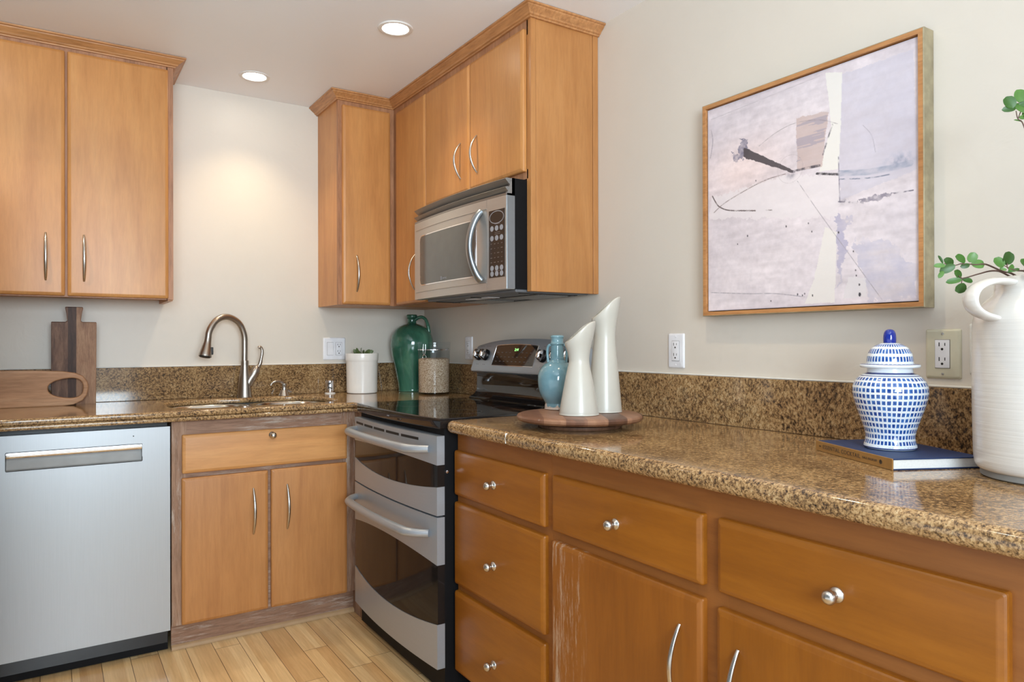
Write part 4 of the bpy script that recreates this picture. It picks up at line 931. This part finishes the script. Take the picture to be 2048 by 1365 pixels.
jx, jy = -0.140, -0.140
t = thing('green_jug', 'large glossy green ceramic jug with a loop handle in the corner', 'jug', (jx, jy, CT))
obj('body', lathe([(0.0, 0.0008), (0.066, 0.0008), (0.070, 0.006), (0.074, 0.04), (0.088, 0.11), (0.102, 0.175), (0.110, 0.225), (0.111, 0.255), (0.106, 0.285), (0.094, 0.312), (0.074, 0.333), (0.050, 0.346), (0.030, 0.353), (0.0235, 0.358), (0.0225, 0.372), (0.024, 0.379), (0.0275, 0.381), (0.0255, 0.386), (0.028, 0.389), (0.028, 0.397), (0.0235, 0.401), (0.018, 0.400), (0.016, 0.39), (0.0, 0.388)], (jx, jy, CT), 56, 3), GREENGL, t, 60)
hv = Vector((0.80, -0.60, 0)).normalized(); J = Vector((jx, jy, CT))
hp_ = smooth_path([J + hv*r_ + Vector((0, 0, z)) for r_, z in ((0.018, 0.374), (0.036, 0.386), (0.056, 0.388), (0.074, 0.374), (0.085, 0.345), (0.091, 0.315), (0.093, 0.285), (0.100, 0.262))], 5)
bm = BM(); tube(bm, hp_, [0.0105]*20 + [0.0115]*8 + [0.012]*8, 14, flat=(1.15, 0.8)); obj('handle', bm, GREENGL, t, 60)

cx, cy = -0.140, -0.395
t = thing('storage_canister', 'clear acrylic lidded canister holding oats, between green jug and range', 'canister', (cx, cy, CT))
obj('body', lathe([(0.0, 0.001), (0.074, 0.001), (0.078, 0.004), (0.0785, 0.01), (0.0800, 0.214), (0.0775, 0.214), (0.0760, 0.01), (0.0, 0.008)], (cx, cy, CT), 56), ACRYL, t, 40)
ld = obj('lid', lathe([(0.0, 0.228), (0.074, 0.228), (0.076, 0.215), (0.0815, 0.2155), (0.0815, 0.246), (0.0835, 0.248), (0.0835, 0.2545), (0.081, 0.257), (0.0, 0.257)], (cx, cy, CT), 56), ACRYL, t, 40)
obj('seal_band', lathe([(0.0802, 0.2165), (0.0818, 0.2165), (0.0818, 0.2215), (0.0802, 0.2215)], (cx, cy, CT), 56), CHROME, ld, 40)
cv = Vector((-0.86, -0.50, 0)).normalized(); sv = Vector((0, 0, 1)).cross(cv); K0 = Vector((cx, cy, CT)) + cv*0.0835
bm = BM(); tube(bm, smooth_path([K0 + sv*0.006 + Vector((0, 0, 0.246)), K0 + sv*0.007 + cv*0.002 + Vector((0, 0, 0.215)), K0 + cv*0.003 + sv*0.002 + Vector((0, 0, 0.196)), K0 - sv*0.002 + cv*0.003 + Vector((0, 0, 0.196)), K0 - sv*0.007 + cv*0.002 + Vector((0, 0, 0.215)), K0 - sv*0.006 + Vector((0, 0, 0.246))], 5), 0.0014, 8); clp = obj('wire_clasp', bm, CHROME, ld, 60)
bm = BM(); pts = [K0 + cv*0.001 + sv*0.010*math.cos(a) + Vector((0, 0, 0.183 + 0.011*math.sin(a))) for a in [2*PI*i/20 for i in range(21)]]; tube(bm, pts, 0.0017, 8); obj('clasp_ring', bm, CHROME, clp, 60)
o = obj('rolled_oats', lathe([(0.0, 0.0095), (0.0735, 0.0095), (0.0745, 0.012), (0.0760, 0.172), (0.060, 0.178), (0.03, 0.176), (0.0, 0.180)], (cx, cy, CT), 56), OATS, None, 50, (cx, cy, CT+0.0095))
tag(o, 'beige rolled oats filling the clear canister two thirds up', 'oats', kind='stuff')

# ------------------------------------------------------------------ round walnut board with its vases
bx, by = -0.397, -1.872
t = thing('round_turntable', 'round walnut turntable board carrying the blue bottle vase and two white vases', 'turntable', (bx, by, CT))
obj('round_top', lathe([(0.0, 0.018), (0.172, 0.018), (0.182, 0.020), (0.1885, 0.026), (0.1895, 0.032), (0.1865, 0.037), (0.180, 0.0395), (0.0, 0.0395)], (bx, by, CT), 96), WALROUND, t, 35)
obj('turntable_base', lathe([(0.0, 0.0006), (0.125, 0.0006), (0.127, 0.004), (0.127, 0.010), (0.09, 0.0178), (0.0, 0.0178)], (bx, by, CT), 64), WALNUT, t, 35)
BT = CT + 0.0402
tx, ty = -0.372, -1.727
t = thing('bottle_vase', 'round blue-grey glazed bottle vase with small neck handles on the walnut turntable', 'vase', (tx, ty, BT))
obj('body', lathe([(0.0, 0.0), (0.038, 0.0), (0.0405, 0.003), (0.0405, 0.010), (0.0395, 0.015), (0.0385, 0.019), (0.044, 0.028), (0.055, 0.047), (0.061, 0.072), (0.0625, 0.094), (0.060, 0.115), (0.051, 0.134), (0.038, 0.146), (0.030, 0.150), (0.0285, 0.152), (0.028, 0.1535), (0.0235, 0.156), (0.0225, 0.158), (0.0232, 0.162), (0.0215, 0.165), (0.0205, 0.196), (0.0195, 0.204), (0.0228, 0.207), (0.0228, 0.2105), (0.0200, 0.213), (0.0200, 0.226), (0.0215, 0.229), (0.0215, 0.2325), (0.0195, 0.235), (0.0165, 0.235), (0.015, 0.22), (0.0, 0.215)], (tx, ty, BT), 48, 2), TEALGL, t, 50)
for s_ in (-1, 1):
    hv = Vector((0.78, -0.62, 0)).normalized()*s_; J = Vector((tx, ty, BT)); bm = BM()
    tube(bm, smooth_path([J+hv*r_+Vector((0, 0, z)) for r_, z in ((0.0195, 0.204), (0.026, 0.204), (0.0305, 0.193), (0.031, 0.175), (0.0295, 0.158), (0.0285, 0.148))], 4), 0.0045, 10); obj('handle', bm, TEALGL, t, 60)
def white_vase(label, x, y, prof, slope, top, ang, k_flare):
    t = thing('sculptural_vase', label, 'vase', (x, y, BT), 'white slant-mouthed vases')
    u = Vector((math.cos(ang), math.sin(ang), 0))
    def shp(q, a):
        zr = q.z/top
        if zr > 0.55:
            w = ((zr-0.55)/0.45)**1.5
            q = q.copy(); d_ = max(-1.0, min(1.0, q.dot(u)/0.046)); q.z += w*slope*0.86*(1.35*d_ - 0.35*d_**3 - 0.22*d_*d_)
            q += u*k_flare*w
        return q
    inner = [(max(r_-0.004, 0.001), z) for r_, z in prof[::-1] if z > top*0.5]
    obj('body', lathe([(0.0, 0.0)] + prof + inner + [(0.0, top*0.5)], (x, y, BT), 64, 3, None, False, shp), CREAMCER, t, 60)
ug = math.atan2(-0.5455, 0.8381)
white_vase('shorter white slant-mouthed ceramic vase in front on the walnut turntable', -0.425, -1.905, [(0.054, 0.0), (0.0575, 0.004), (0.056, 0.020), (0.048, 0.065), (0.0385, 0.115), (0.031, 0.150), (0.0305, 0.168), (0.035, 0.195), (0.042, 0.222), (0.0455, 0.242), (0.0445, 0.250)], 0.036, 0.250, ug, 0.004)
white_vase('taller white slant-mouthed ceramic vase at the back of the walnut turntable', -0.305, -1.880, [(0.049, 0.0), (0.0525, 0.004), (0.0515, 0.020), (0.046, 0.085), (0.0385, 0.165), (0.0335, 0.215), (0.0335, 0.240), (0.037, 0.270), (0.0425, 0.300), (0.0445, 0.318), (0.0435, 0.326)], 0.038, 0.326, ug, 0.006)

# ------------------------------------------------------------------ book and ginger jar
B0 = Vector((-0.3516, -2.797, 0)); sd = Vector((-0.235+0.3516, -2.5535+2.797, 0)); SL = sd.length; sd.normalize(); wd_ = Vector((sd.y, -sd.x, 0)); WB = 0.195
def bk(u, w, z): return B0 + wd_*u + sd*w + Vector((0, 0, CT+z))
t = thing('book', 'blue hardcover cocktail book with bronze spine lying under the ginger jar', 'book', bk(WB/2, SL/2, 0))
def bbox(u0, u1, w0, w1, z0, z1, bev=0.0):
    b = BM(); box(b, u0, u1, w0, w1, z0, z1, bev, 1); mt = Matrix((wd_, sd, Vector((0, 0, 1)))).transposed().to_4x4(); mt.translation = B0 + Vector((0, 0, CT)); bmesh.ops.transform(b, matrix=mt, verts=b.verts[:]); return b
obj('cover', bbox(0.001, WB, 0.0, SL, 0.0005, 0.0030, 0.0008), BOOKBLUE, t, 0)
obj('cover', bbox(0.001, WB, 0.0, SL, 0.0205, 0.0230, 0.0008), BOOKBLUE, t, 0)
obj('page_block', bbox(0.003, WB-0.004, 0.0025, SL-0.003, 0.0030, 0.0205), PAGES, t, 0)
sp_ = obj('spine', bbox(-0.0015, 0.0012, 0.0, SL, 0.0005, 0.0232, 0.0006), BOOKSPINE, t, 0)
TM = lambda w: frame_mtx(bk(-0.0017, w, 0.0118), -sd, (0, 0, 1))
finish('title_lettering', text_mesh('ESSENTIAL COCKTAIL', 0.0128, TM(SL*0.635), 0.0002, 'CENTER', 1.12), LETTER, sp_, 0)
finish('small_title_word', text_mesh('THE', 0.0045, TM(SL*0.935), 0.0002), LETTER, sp_, 0)
finish('author_lettering', text_mesh('DALE DEGROFF', 0.0064, TM(SL*0.262), 0.0002, 'CENTER', 1.1), LETTER, sp_, 0)
obj('publisher_mark', lathe([(0.0045, 0), (0.0045, 0.0003), (0.0025, 0.0003), (0.0025, 0)], seg=16, mtx=frame_mtx(bk(-0.0017, SL*0.13, 0.0118), -sd, (0, 0, 1))), LETTER, sp_, 0)
gx, gy = -0.215, -2.716; GZ = CT+0.0235
t = thing('ginger_jar', 'blue and white checked porcelain ginger jar standing on the blue book', 'ginger jar', (gx, gy, GZ))
obj('body', lathe([(0.0477, 0.0000), (0.0516, 0.0026), (0.0516, 0.0070), (0.0498, 0.0139), (0.0482, 0.0226), (0.0494, 0.0348), (0.0559, 0.0566), (0.0648, 0.0827), (0.0711, 0.1044), (0.0737, 0.1201), (0.0725, 0.1348), (0.0665, 0.1479), (0.0563, 0.1575), (0.0468, 0.1623), (0.0447, 0.1644), (0.0444, 0.1731)], (gx, gy, GZ), 88, 3, None, True), JARBODY, t, 60)
ld = obj('lid', lathe([(0.0444, 0.1727), (0.0563, 0.1740), (0.0588, 0.1762), (0.0588, 0.1788), (0.0563, 0.1814), (0.0461, 0.1831), (0.0456, 0.1853), (0.0452, 0.1931), (0.0418, 0.2062), (0.0349, 0.2166), (0.0239, 0.2240), (0.0136, 0.2271), (0.0000, 0.2279)], (gx, gy, GZ), 88, 3, None, True), JARLID, t, 60)
obj('lid_knob', lathe([(0.0110, 0.2253), (0.0124, 0.2279), (0.0128, 0.2366), (0.0119, 0.2462), (0.0089, 0.2532), (0.0042, 0.2562), (0.0000, 0.2566)], (gx, gy, GZ), 28, 3), COBALT, ld, 60)

# ------------------------------------------------------------------ large white jar with leafy branches
wx, wy = -0.192, -3.006
t = thing('large_white_jar', 'large ribbed white ceramic jar with a loop handle at the right edge', 'jar', (wx, wy, CT))
obj('body', lathe([(0.112, 0.0125), (0.1195, 0.017), (0.1235, 0.030), (0.1250, 0.06), (0.1265, 0.15), (0.1265, 0.255), (0.1258, 0.282), (0.1238, 0.297), (0.118, 0.313), (0.1065, 0.328), (0.0965, 0.338), (0.0918, 0.346), (0.0905, 0.353), (0.0900, 0.364), (0.0895, 0.370), (0.0865, 0.3725), (0.0825, 0.370), (0.081, 0.35), (0.085, 0.33), (0.106, 0.29), (0.112, 0.25), (0.11, 0.05), (0.0, 0.03)], (wx, wy, CT), 96, 3), RIBWHITE, t, 60)
obj('foot', lathe([(0.0, 0.0006), (0.1105, 0.0006), (0.1135, 0.003), (0.1135, 0.013), (0.0, 0.013)], (wx, wy, CT), 72), FOOTGREY, t, 40)
hv = Vector((-0.905, 0.425, 0)).normalized(); J = Vector((wx, wy, CT))
hp_ = smooth_path([J+hv*r_+Vector((0, 0, z)) for r_, z in ((0.084, 0.360), (0.108, 0.363), (0.134, 0.360), (0.158, 0.349), (0.168, 0.331), (0.163, 0.314), (0.146, 0.302), (0.118, 0.294))], 6)
bm = BM(); tube(bm, hp_, 0.0085, 18, flat=(2.1, 0.78)); obj('handle', bm, RIBWHITE, t, 60)
VIEWN = Vector((-0.5455, -0.8381, 0))
RX = Vector((0.8381, -0.5455, 0))
def branch(label, stems, leaves, seed):
    rnd = random.Random(seed); base = Vector(stems[0][0])
    t = thing('leafy_branch', label, 'branch', base, 'green branches in the white jar')
    for i, st in enumerate(stems):
        p = smooth_path(st, 5); n = len(p); bm = BM(); tube(bm, p, [0.0021-0.0013*k/(n-1) if i == 0 else 0.0009 for k in range(n)], 8); obj('stem', bm, STEMM, t, 60)
    for c, ln, wd, ang in leaves:
        a = math.radians(ang); dv = RX*math.cos(a) + Vector((0, 0, 1))*math.sin(a) + VIEWN*rnd.uniform(-0.35, 0.35)
        nv = VIEWN + RX*rnd.uniform(-0.35, 0.35) + Vector((0, 0, rnd.uniform(-0.1, 0.5)))
        obj('leaf', leaf_mesh(BM(), c, dv, nv, ln*1.06, wd*1.15, 0.10, 0.16), LEAF, t, 60)
IN = (-0.20, -3.00, 1.20)
branch('leafy branch arching left out of the white jar towards the painting', [[IN, (-0.235, -2.985, 1.265), (-0.2540, -2.9660, 1.2905), (-0.2700, -2.9555, 1.2955), (-0.2847, -2.9467, 1.3031), (-0.2982, -2.9379, 1.3091), (-0.3117, -2.9291, 1.308), (-0.3235, -2.9215, 1.3095), (-0.3352, -2.9138, 1.3095), (-0.346, -2.9068, 1.3065), (-0.3604, -2.8974, 1.3103)]],
 [((-0.3672, -2.893, 1.3066), 0.0183, 0.0085, 180), ((-0.3654, -2.8942, 1.3179), 0.0161, 0.0048, 115), ((-0.3527, -2.9024, 1.3141), 0.0194, 0.0124, 160), ((-0.355, -2.9009, 1.3012), 0.0258, 0.014, 205), ((-0.3649, -2.8944, 1.2904), 0.0161, 0.0075, 230), ((-0.3347, -2.9142, 1.3189), 0.0215, 0.0151, 155), ((-0.3171, -2.9256, 1.3215), 0.0183, 0.0151, 70), ((-0.3081, -2.9314, 1.3091), 0.0226, 0.0151, -5), ((-0.328, -2.9185, 1.3059), 0.0151, 0.0086, 190)], 1)
branch('drooping leafy twig behind the loop handle of the white jar', [[(-0.19, -2.99, 1.21), (-0.215, -2.965, 1.27), (-0.2423, -2.9464, 1.2946), (-0.2606, -2.9345, 1.2990), (-0.2835, -2.9216, 1.2931), (-0.3027, -2.911, 1.2868), (-0.3119, -2.9051, 1.2846), (-0.3183, -2.9009, 1.283)], [(-0.3110, -2.9060, 1.2848), (-0.3128, -2.9050, 1.276)], [(-0.3115, -2.9055, 1.2846), (-0.3170, -2.9020, 1.290)]],
 [((-0.3173, -2.9015, 1.2923), 0.0204, 0.0129, 140), ((-0.3238, -2.8973, 1.2803), 0.0253, 0.0102, 190), ((-0.3027, -2.911, 1.2813), 0.0183, 0.0091, -15), ((-0.3128, -2.9044, 1.2666), 0.0226, 0.0161, 205)], 2)
branch('short leafy sprig spilling over the front rim of the white jar', [[(-0.20, -3.01, 1.20), (-0.235, -3.005, 1.27), (-0.268, -2.994, 1.291), (-0.283, -2.984, 1.294), (-0.290, -2.979, 1.2962), (-0.297, -2.9744, 1.2996), (-0.297, -2.9745, 1.3072)], [(-0.270, -2.993, 1.291), (-0.2724, -2.9915, 1.297), (-0.2635, -2.9962, 1.3039)], [(-0.290, -2.979, 1.296), (-0.306, -2.968, 1.3060)]],
 [((-0.3093, -2.9665, 1.3089), 0.0204, 0.0161, 130), ((-0.2961, -2.9751, 1.3162), 0.0231, 0.0194, 78), ((-0.3032, -2.9704, 1.2968), 0.0108, 0.0054, 160), ((-0.2913, -2.9782, 1.2994), 0.014, 0.0086, 45), ((-0.2878, -2.9804, 1.2945), 0.0194, 0.0054, 15), ((-0.2752, -2.993, 1.3072), 0.0172, 0.014, 120), ((-0.2870, -3.0080, 1.2977), 0.0226, 0.016, 170), ((-0.2890, -3.0140, 1.2862), 0.0215, 0.0204, 240), ((-0.2890, -3.0220, 1.2694), 0.0183, 0.0151, 250)], 3)
branch('tall leafy branch rising beside the painting, its tip near the right edge', [[(-0.195, -3.01, 1.20), (-0.2014, -3.0007, 1.2633), (-0.2037, -2.9994, 1.2984), (-0.209, -2.9962, 1.3901), (-0.2204, -2.989, 1.4819), (-0.2373, -2.9782, 1.5617), (-0.2465, -2.9722, 1.5755), (-0.2495, -2.9703, 1.5902)], [(-0.2465, -2.9722, 1.5755), (-0.2430, -2.9748, 1.588)]],
 [((-0.2592, -2.964, 1.6061), 0.0235, 0.0188, 110), ((-0.2425, -2.9749, 1.6185), 0.0269, 0.0202, 70), ((-0.2423, -2.975, 1.595), 0.0252, 0.0208, -40), ((-0.26, -2.9635, 1.594), 0.0222, 0.0108, 185), ((-0.2398, -2.9766, 1.5782), 0.0134, 0.0074, 10), ((-0.246, -2.9726, 1.5725), 0.0185, 0.0027, 175), ((-0.2333, -2.9809, 1.6067), 0.0235, 0.0168, 20), ((-0.2291, -2.9836, 1.5832), 0.0235, 0.0168, -10)], 4)

# ------------------------------------------------------------------ framed abstract painting
PY0, PY1, PZ0, PZ1 = -2.0395, -2.7035, 1.2465, 1.8955
t = thing('framed_painting', 'large abstract canvas in lilac and cream in a thin wooden float frame', 'painting', (0, (PY0+PY1)/2, PZ0))
def fr_loop(d, ins): return [Vector((d, y, z)) for y, z in ((PY0-ins, PZ0+ins), (PY1+ins, PZ0+ins), (PY1+ins, PZ1-ins), (PY0-ins, PZ1-ins))]
bm = BM(); vl = rings(bm, [fr_loop(-0.0008, 0.0), fr_loop(-0.0436, 0.0), fr_loop(-0.0450, 0.0012), fr_loop(-0.0450, 0.003)], False, False); fro = obj('frame_side', bm, FRAMEGOLD, t, 0, recalc=True)
bm = BM(); rings(bm, [fr_loop(-0.0452, 0.0022), fr_loop(-0.0452, 0.0130), fr_loop(-0.012, 0.0130), fr_loop(-0.012, 0.0022), fr_loop(-0.0452, 0.0022)], False, False); bmesh.ops.remove_doubles(bm, verts=bm.verts[:], dist=1e-6); obj('frame_face', bm, FRAMEWOOD, t, 0)
bm = BM(); box(bm, -0.014, -0.002, PY1+0.004, PY0-0.004, PZ0+0.004, PZ1-0.004); obj('backing', bm, FRAMEGAP, t, 0)
PAINT = {
 'block':[(0.693,0.045),(0.98,0.043),(0.992,0.501),(0.686,0.567),(0.682,0.334)],
 'cream':[(0.624,0.013),(0.698,0.037),(0.692,0.236),(0.681,0.435),(0.595,0.427),(0.65,0.245)],
 'brown':[(0.485,0.169),(0.639,0.181),(0.608,0.409),(0.493,0.4)],
 'wedge':[(0.213,0.235),(0.209,0.28),(0.469,0.407),(0.474,0.396)],
 'blot':[(0.191,0.193),(0.229,0.2),(0.232,0.271),(0.209,0.291),(0.154,0.279),(0.154,0.253),(0.188,0.244)],
 'l1':[(0.457,0.405),(0.493,0.4),(0.595,0.402)], 'l2':[(0.584,0.434),(0.681,0.457)],
 'band':[(0.686,0.454),(0.803,0.473),(0.898,0.476),(0.968,0.473)],
 'smear':[(0.753,0.587),(0.832,0.569),(0.916,0.577),(0.841,0.596)],
 'l3':[(0.907,0.577),(0.978,0.578)], 'l4':[(0.681,0.385),(0.686,0.572)],
 'arc1':[(0.027,0.431),(0.045,0.462),(0.067,0.489),(0.118,0.515),(0.201,0.531),(0.275,0.543)], 'dash':[(0.327,0.549),(0.365,0.555)],
 'arc2':[(0.037,0.514),(0.103,0.477),(0.229,0.436),(0.334,0.411),(0.433,0.404)],
 'arc3':[(0.296,0.247),(0.385,0.208),(0.482,0.19),(0.596,0.207),(0.677,0.245)],
 'diag':[(0.492,0.448),(0.594,0.603),(0.732,0.804),(0.859,0.989)], 'l5':[(0.655,0.242),(0.634,0.297),(0.612,0.359)],
 'lo1':[(0.675,0.636),(0.732,0.65),(0.701,0.7),(0.732,0.744),(0.69,0.839),(0.674,0.939)],
 'lo2':[(0.742,0.745),(0.878,0.753),(0.991,0.868),(0.993,0.996),(0.801,0.996),(0.806,0.938)],
 'wedge2':[(0.621,0.669),(0.672,0.696),(0.663,0.989),(0.525,0.989),(0.571,0.88)],
 'rect':[(0.721,0.887),(0.796,0.898),(0.796,0.971),(0.7,0.978)],
 'bot':[(0.014,0.908),(0.227,0.927),(0.382,0.936),(0.525,0.959)],
 'light':[(0.015,0.438),(0.433,0.409),(0.681,0.46),(0.68,0.637),(0.015,0.541)], 'edge':[(0.681,0.571),(0.753,0.587)],
 'spots':[(0.436,0.639),(0.544,0.641),(0.56,0.679),(0.232,0.655),(0.176,0.687),(0.744,0.785),(0.68,0.699),(0.752,0.863),(0.755,0.885),(0.768,0.923),(0.769,0.963),(0.357,0.968),(0.491,0.946),(0.514,0.952),(0.525,0.945),(0.562,0.955),(0.279,0.404)]}
def canvas():
    nx, ny = 420, 410; rs = np.random.RandomState(11)
    s, q = np.meshgrid(np.linspace(0, 1, nx), np.linspace(0, 1, ny))
    def vn(kx, ky):
        g = rs.rand(ky+2, kx+2); X = s*kx; Y = q*ky; i = X.astype(int); j = Y.astype(int); fx = X-i; fy = Y-j; fx = fx*fx*(3-2*fx); fy = fy*fy*(3-2*fy)
        return (g[j, i]*(1-fx)+g[j, i+1]*fx)*(1-fy)+(g[j+1, i]*(1-fx)+g[j+1, i+1]*fx)*fy
    def fbm(kx, ky, o=4):
        v = 0; a = 1; tot = 0
        for k in range(o): v = v + a*vn(kx*2**k, ky*2**k); tot += a; a *= 0.6
        return v/tot
    C = np.empty((ny, nx, 3)); C[:] = (214, 203, 208)
    n1 = fbm(4, 6); n2 = fbm(14, 30); n3 = fbm(60, 50, 3); hs = fbm(5, 70, 3)
    C += ((n1-0.5)*34)[..., None]*np.array([1, 0.95, 0.85]) + ((n2-0.5)*26)[..., None] + ((n3-0.5)*16)[..., None] + ((hs-0.5)*14)[..., None]
    C[..., 0] += 9*np.exp(-((s-0.2)**2/0.05+(q-0.33)**2/0.02)); C[..., 2] -= 6*np.exp(-((s-0.2)**2/0.05+(q-0.33)**2/0.02))
    def poly(p, rag=0.012):
        x = s + (n2-0.5)*rag*2; y = q + (n3-0.5)*rag*2; ins = np.zeros(s.shape, bool); m_ = len(p)
        for a in range(m_):
            x1, y1 = p[a]; x2, y2 = p[(a+1) % m_]
            if y1 == y2: continue
            c = ((y1 > y) != (y2 > y)) & (x < (x2-x1)*(y-y1)/(y2-y1)+x1); ins ^= c
        return ins.astype(float)
    def dist(p):
        d = np.full(s.shape, 9.0)
        for (x1, y1), (x2, y2) in zip(p, p[1:]):
            l2 = (x2-x1)**2+(y2-y1)**2; t_ = np.clip(((s-x1)*(x2-x1)+(q-y1)*(y2-y1))/l2, 0, 1)
            d = np.minimum(d, np.hypot(s-x1-t_*(x2-x1), q-y1-t_*(y2-y1)))
        return d
    def lay(mask, col, a):
        nonlocal C
        w = (mask*a)[..., None]; C = C*(1-w)+np.array(col, float)*w
    def line(p, w, col, a, rough=0.4):
        dd = dist([tuple(v) for v in smooth_path([Vector((x, y, 0)) for x, y in p], 8)] if False else [(v.x, v.y) for v in smooth_path([Vector((x, y, 0)) for x, y in p], 8)])
        mk = np.clip((w-dd)/0.0016+0.5, 0, 1)*np.clip((n3-0.5)*6*rough+1-rough*0.4, 0, 1); lay(mk, col, a)
    T = PAINT
    lay(poly(T['block'], 0.006), (192, 187, 202), 0.62*(0.75+0.5*(n2-0.3))); lay(poly(T['light'], 0.02), (226, 217, 219), 0.7)
    lay(poly(T['lo1'], 0.03), (168, 162, 186), 0.75*np.clip(n2*1.7, 0, 1)); lay(poly(T['lo2'], 0.03), (176, 172, 192), 0.6*np.clip((n2-0.2)*1.9, 0, 1))
    lay(poly(T['cream'], 0.003), (229, 224, 218), 0.92); lay(poly(T['wedge2'], 0.004), (226, 219, 214), 0.9); lay(poly(T['rect'], 0.004), (219, 212, 214), 0.8)
    lay(poly(T['brown'], 0.006), (190, 166, 160), 0.78*(0.6+0.6*hs)); lay(poly(T['brown'], 0.02)*(hs > 0.60), (150, 145, 165), 0.5)
    lay(poly(T['blot'], 0.03), (112, 108, 128), 0.85*np.clip(n3*1.5, 0, 1)); lay(poly(T['wedge'], 0.004), (76, 68, 72), 0.92)
    lay(np.clip((0.012-np.abs(dist(T['band'])))/0.003+0.5, 0, 1)*np.clip((n2-0.25)*2.6, 0, 1), (138, 146, 166), 0.75)
    lay(np.exp(-(((s-0.93)/0.05)**2+((q-0.455)/0.03)**2))*np.clip((n3-0.3)*2, 0, 1), (130, 136, 158), 0.8)
    line([(x, y+0.024) for x, y in T['band'][:3]], 0.0022, (96, 104, 124), 0.7, 0.8)
    lay(poly(T['smear'], 0.012), (126, 118, 132), 0.8*np.clip(n3*1.6, 0, 1))
    lay(np.exp(-(((s-0.71)/0.02)**2+((q-0.575)/0.012)**2))*np.clip((n3-0.35)*3, 0, 1), (110, 104, 120), 0.8)
    line(T['l1'], 0.0055, (66, 62, 70), 0.85, 0.7); line(T['l2'], 0.0048, (58, 54, 58), 0.95, 0.4); line(T['l3'], 0.0024, (84, 78, 92), 0.8, 0.6)
    line(T['l4'], 0.0018, (110, 104, 120), 0.8); line(T['edge'], 0.0028, (92, 86, 100), 0.8, 0.8); line(T['arc1'], 0.0026, (78, 64, 62), 0.9); line(T['dash'], 0.0022, (96, 84, 82), 0.8)
    line(T['arc2'], 0.0020, (122, 106, 104), 0.8); line(T['arc3'], 0.0013, (140, 130, 132), 0.75); line(T['diag'], 0.0012, (142, 134, 140), 0.8); line(T['l5'], 0.0030, (92, 86, 92), 0.85, 0.7); line(T['bot'], 0.0016, (138, 132, 142), 0.8)
    line([(0.785, 0.28), (0.82, 0.33), (0.835, 0.40)], 0.0010, (150, 144, 156), 0.7); line([(0.02, 0.10), (0.03, 0.16), (0.015, 0.24)], 0.0015, (120, 112, 124), 0.7); line([(0.02, 0.05), (0.3, 0.035), (0.6, 0.02)], 0.0010, (160, 150, 156), 0.7)
    dc = np.hypot((s-0.4565)/0.062, (q-0.387)/0.062); lay(np.clip((0.022-np.abs(dc-1))/0.03, 0, 1), (150, 138, 140), 0.6)
    lay(np.exp(-(((s-0.46)/0.018)**2+((q-0.41)/0.018)**2))*np.clip((n3-0.3)*2.5, 0, 1), (98, 92, 108), 0.75)
    for i, (x, y) in enumerate(T['spots']):
        r_ = 0.0085 if i == 10 else 0.0045 if i % 3 else 0.0055; lay(np.clip((r_-np.hypot((s-x)*1.5, (q-y)*0.9))/0.002, 0, 1), (46, 42, 50), 0.95)
    e = np.minimum(np.minimum(s, 1-s), np.minimum(q, 1-q)); lay(np.clip((0.008-e)/0.008, 0, 1), (168, 162, 176), 0.45)
    C = np.clip(C, 0, 255)/255.0; C = np.where(C <= 0.04045, C/12.92, ((C+0.055)/1.055)**2.4)
    y0, y1, z1_, z0_ = -2.0555, -2.6885, 1.8795, 1.2625
    bm = BM(); n_ = nx*ny
    co = np.empty((n_, 3)); co[:, 0] = -0.037; co[:, 1] = (y0+(y1-y0)*s).ravel(); co[:, 2] = (z1_+(z0_-z1_)*q).ravel()
    idx = np.arange(n_).reshape(ny, nx); f = np.stack([idx[:-1, :-1], idx[1:, :-1], idx[1:, 1:], idx[:-1, 1:]], -1).reshape(-1, 4)
    bm.free(); me = bpy.data.meshes.new('canvas')
    # stretcher sides give the canvas its depth
    per = [(y0, z1_), (y0, z0_), (y1, z0_), (y1, z1_)]
    ring = [(-0.037, y, z) for y, z in per] + [(-0.0145, y, z) for y, z in per]
    verts = co.tolist() + ring; faces = f.tolist() + [[n_+i, n_+(i+1) % 4, n_+4+(i+1) % 4, n_+4+i] for i in range(4)]
    me.from_pydata(verts, [], faces); me.update()
    at_ = me.color_attributes.new('paint', 'FLOAT_COLOR', 'POINT'); cc = np.ones((n_+8, 4)); cc[:n_, :3] = C.reshape(-1, 3); cc[n_:, :3] = (0.55, 0.50, 0.50); at_.data.foreach_set('color', cc.ravel().astype(np.float32))
    mt, nt, b = new_mat('painted_canvas'); vc = N(nt, 'VertexColor', layer_name='paint'); L(nt, vc.outputs[0], b.inputs['Base Color']); b.inputs['Roughness'].default_value = 0.6
    bump(nt, b, noise(nt, mapped(nt), 220, 3), 0.15, 0.001)
    finish('canvas', me, mt, t, 0)
canvas()

S.cycles.use_denoising = True
S.cycles.max_bounces = 8
S.cycles.diffuse_bounces = 5
S.cycles.glossy_bounces = 4
S.cycles.transparent_max_bounces = 12
S.cycles.sample_clamp_indirect = 4.0
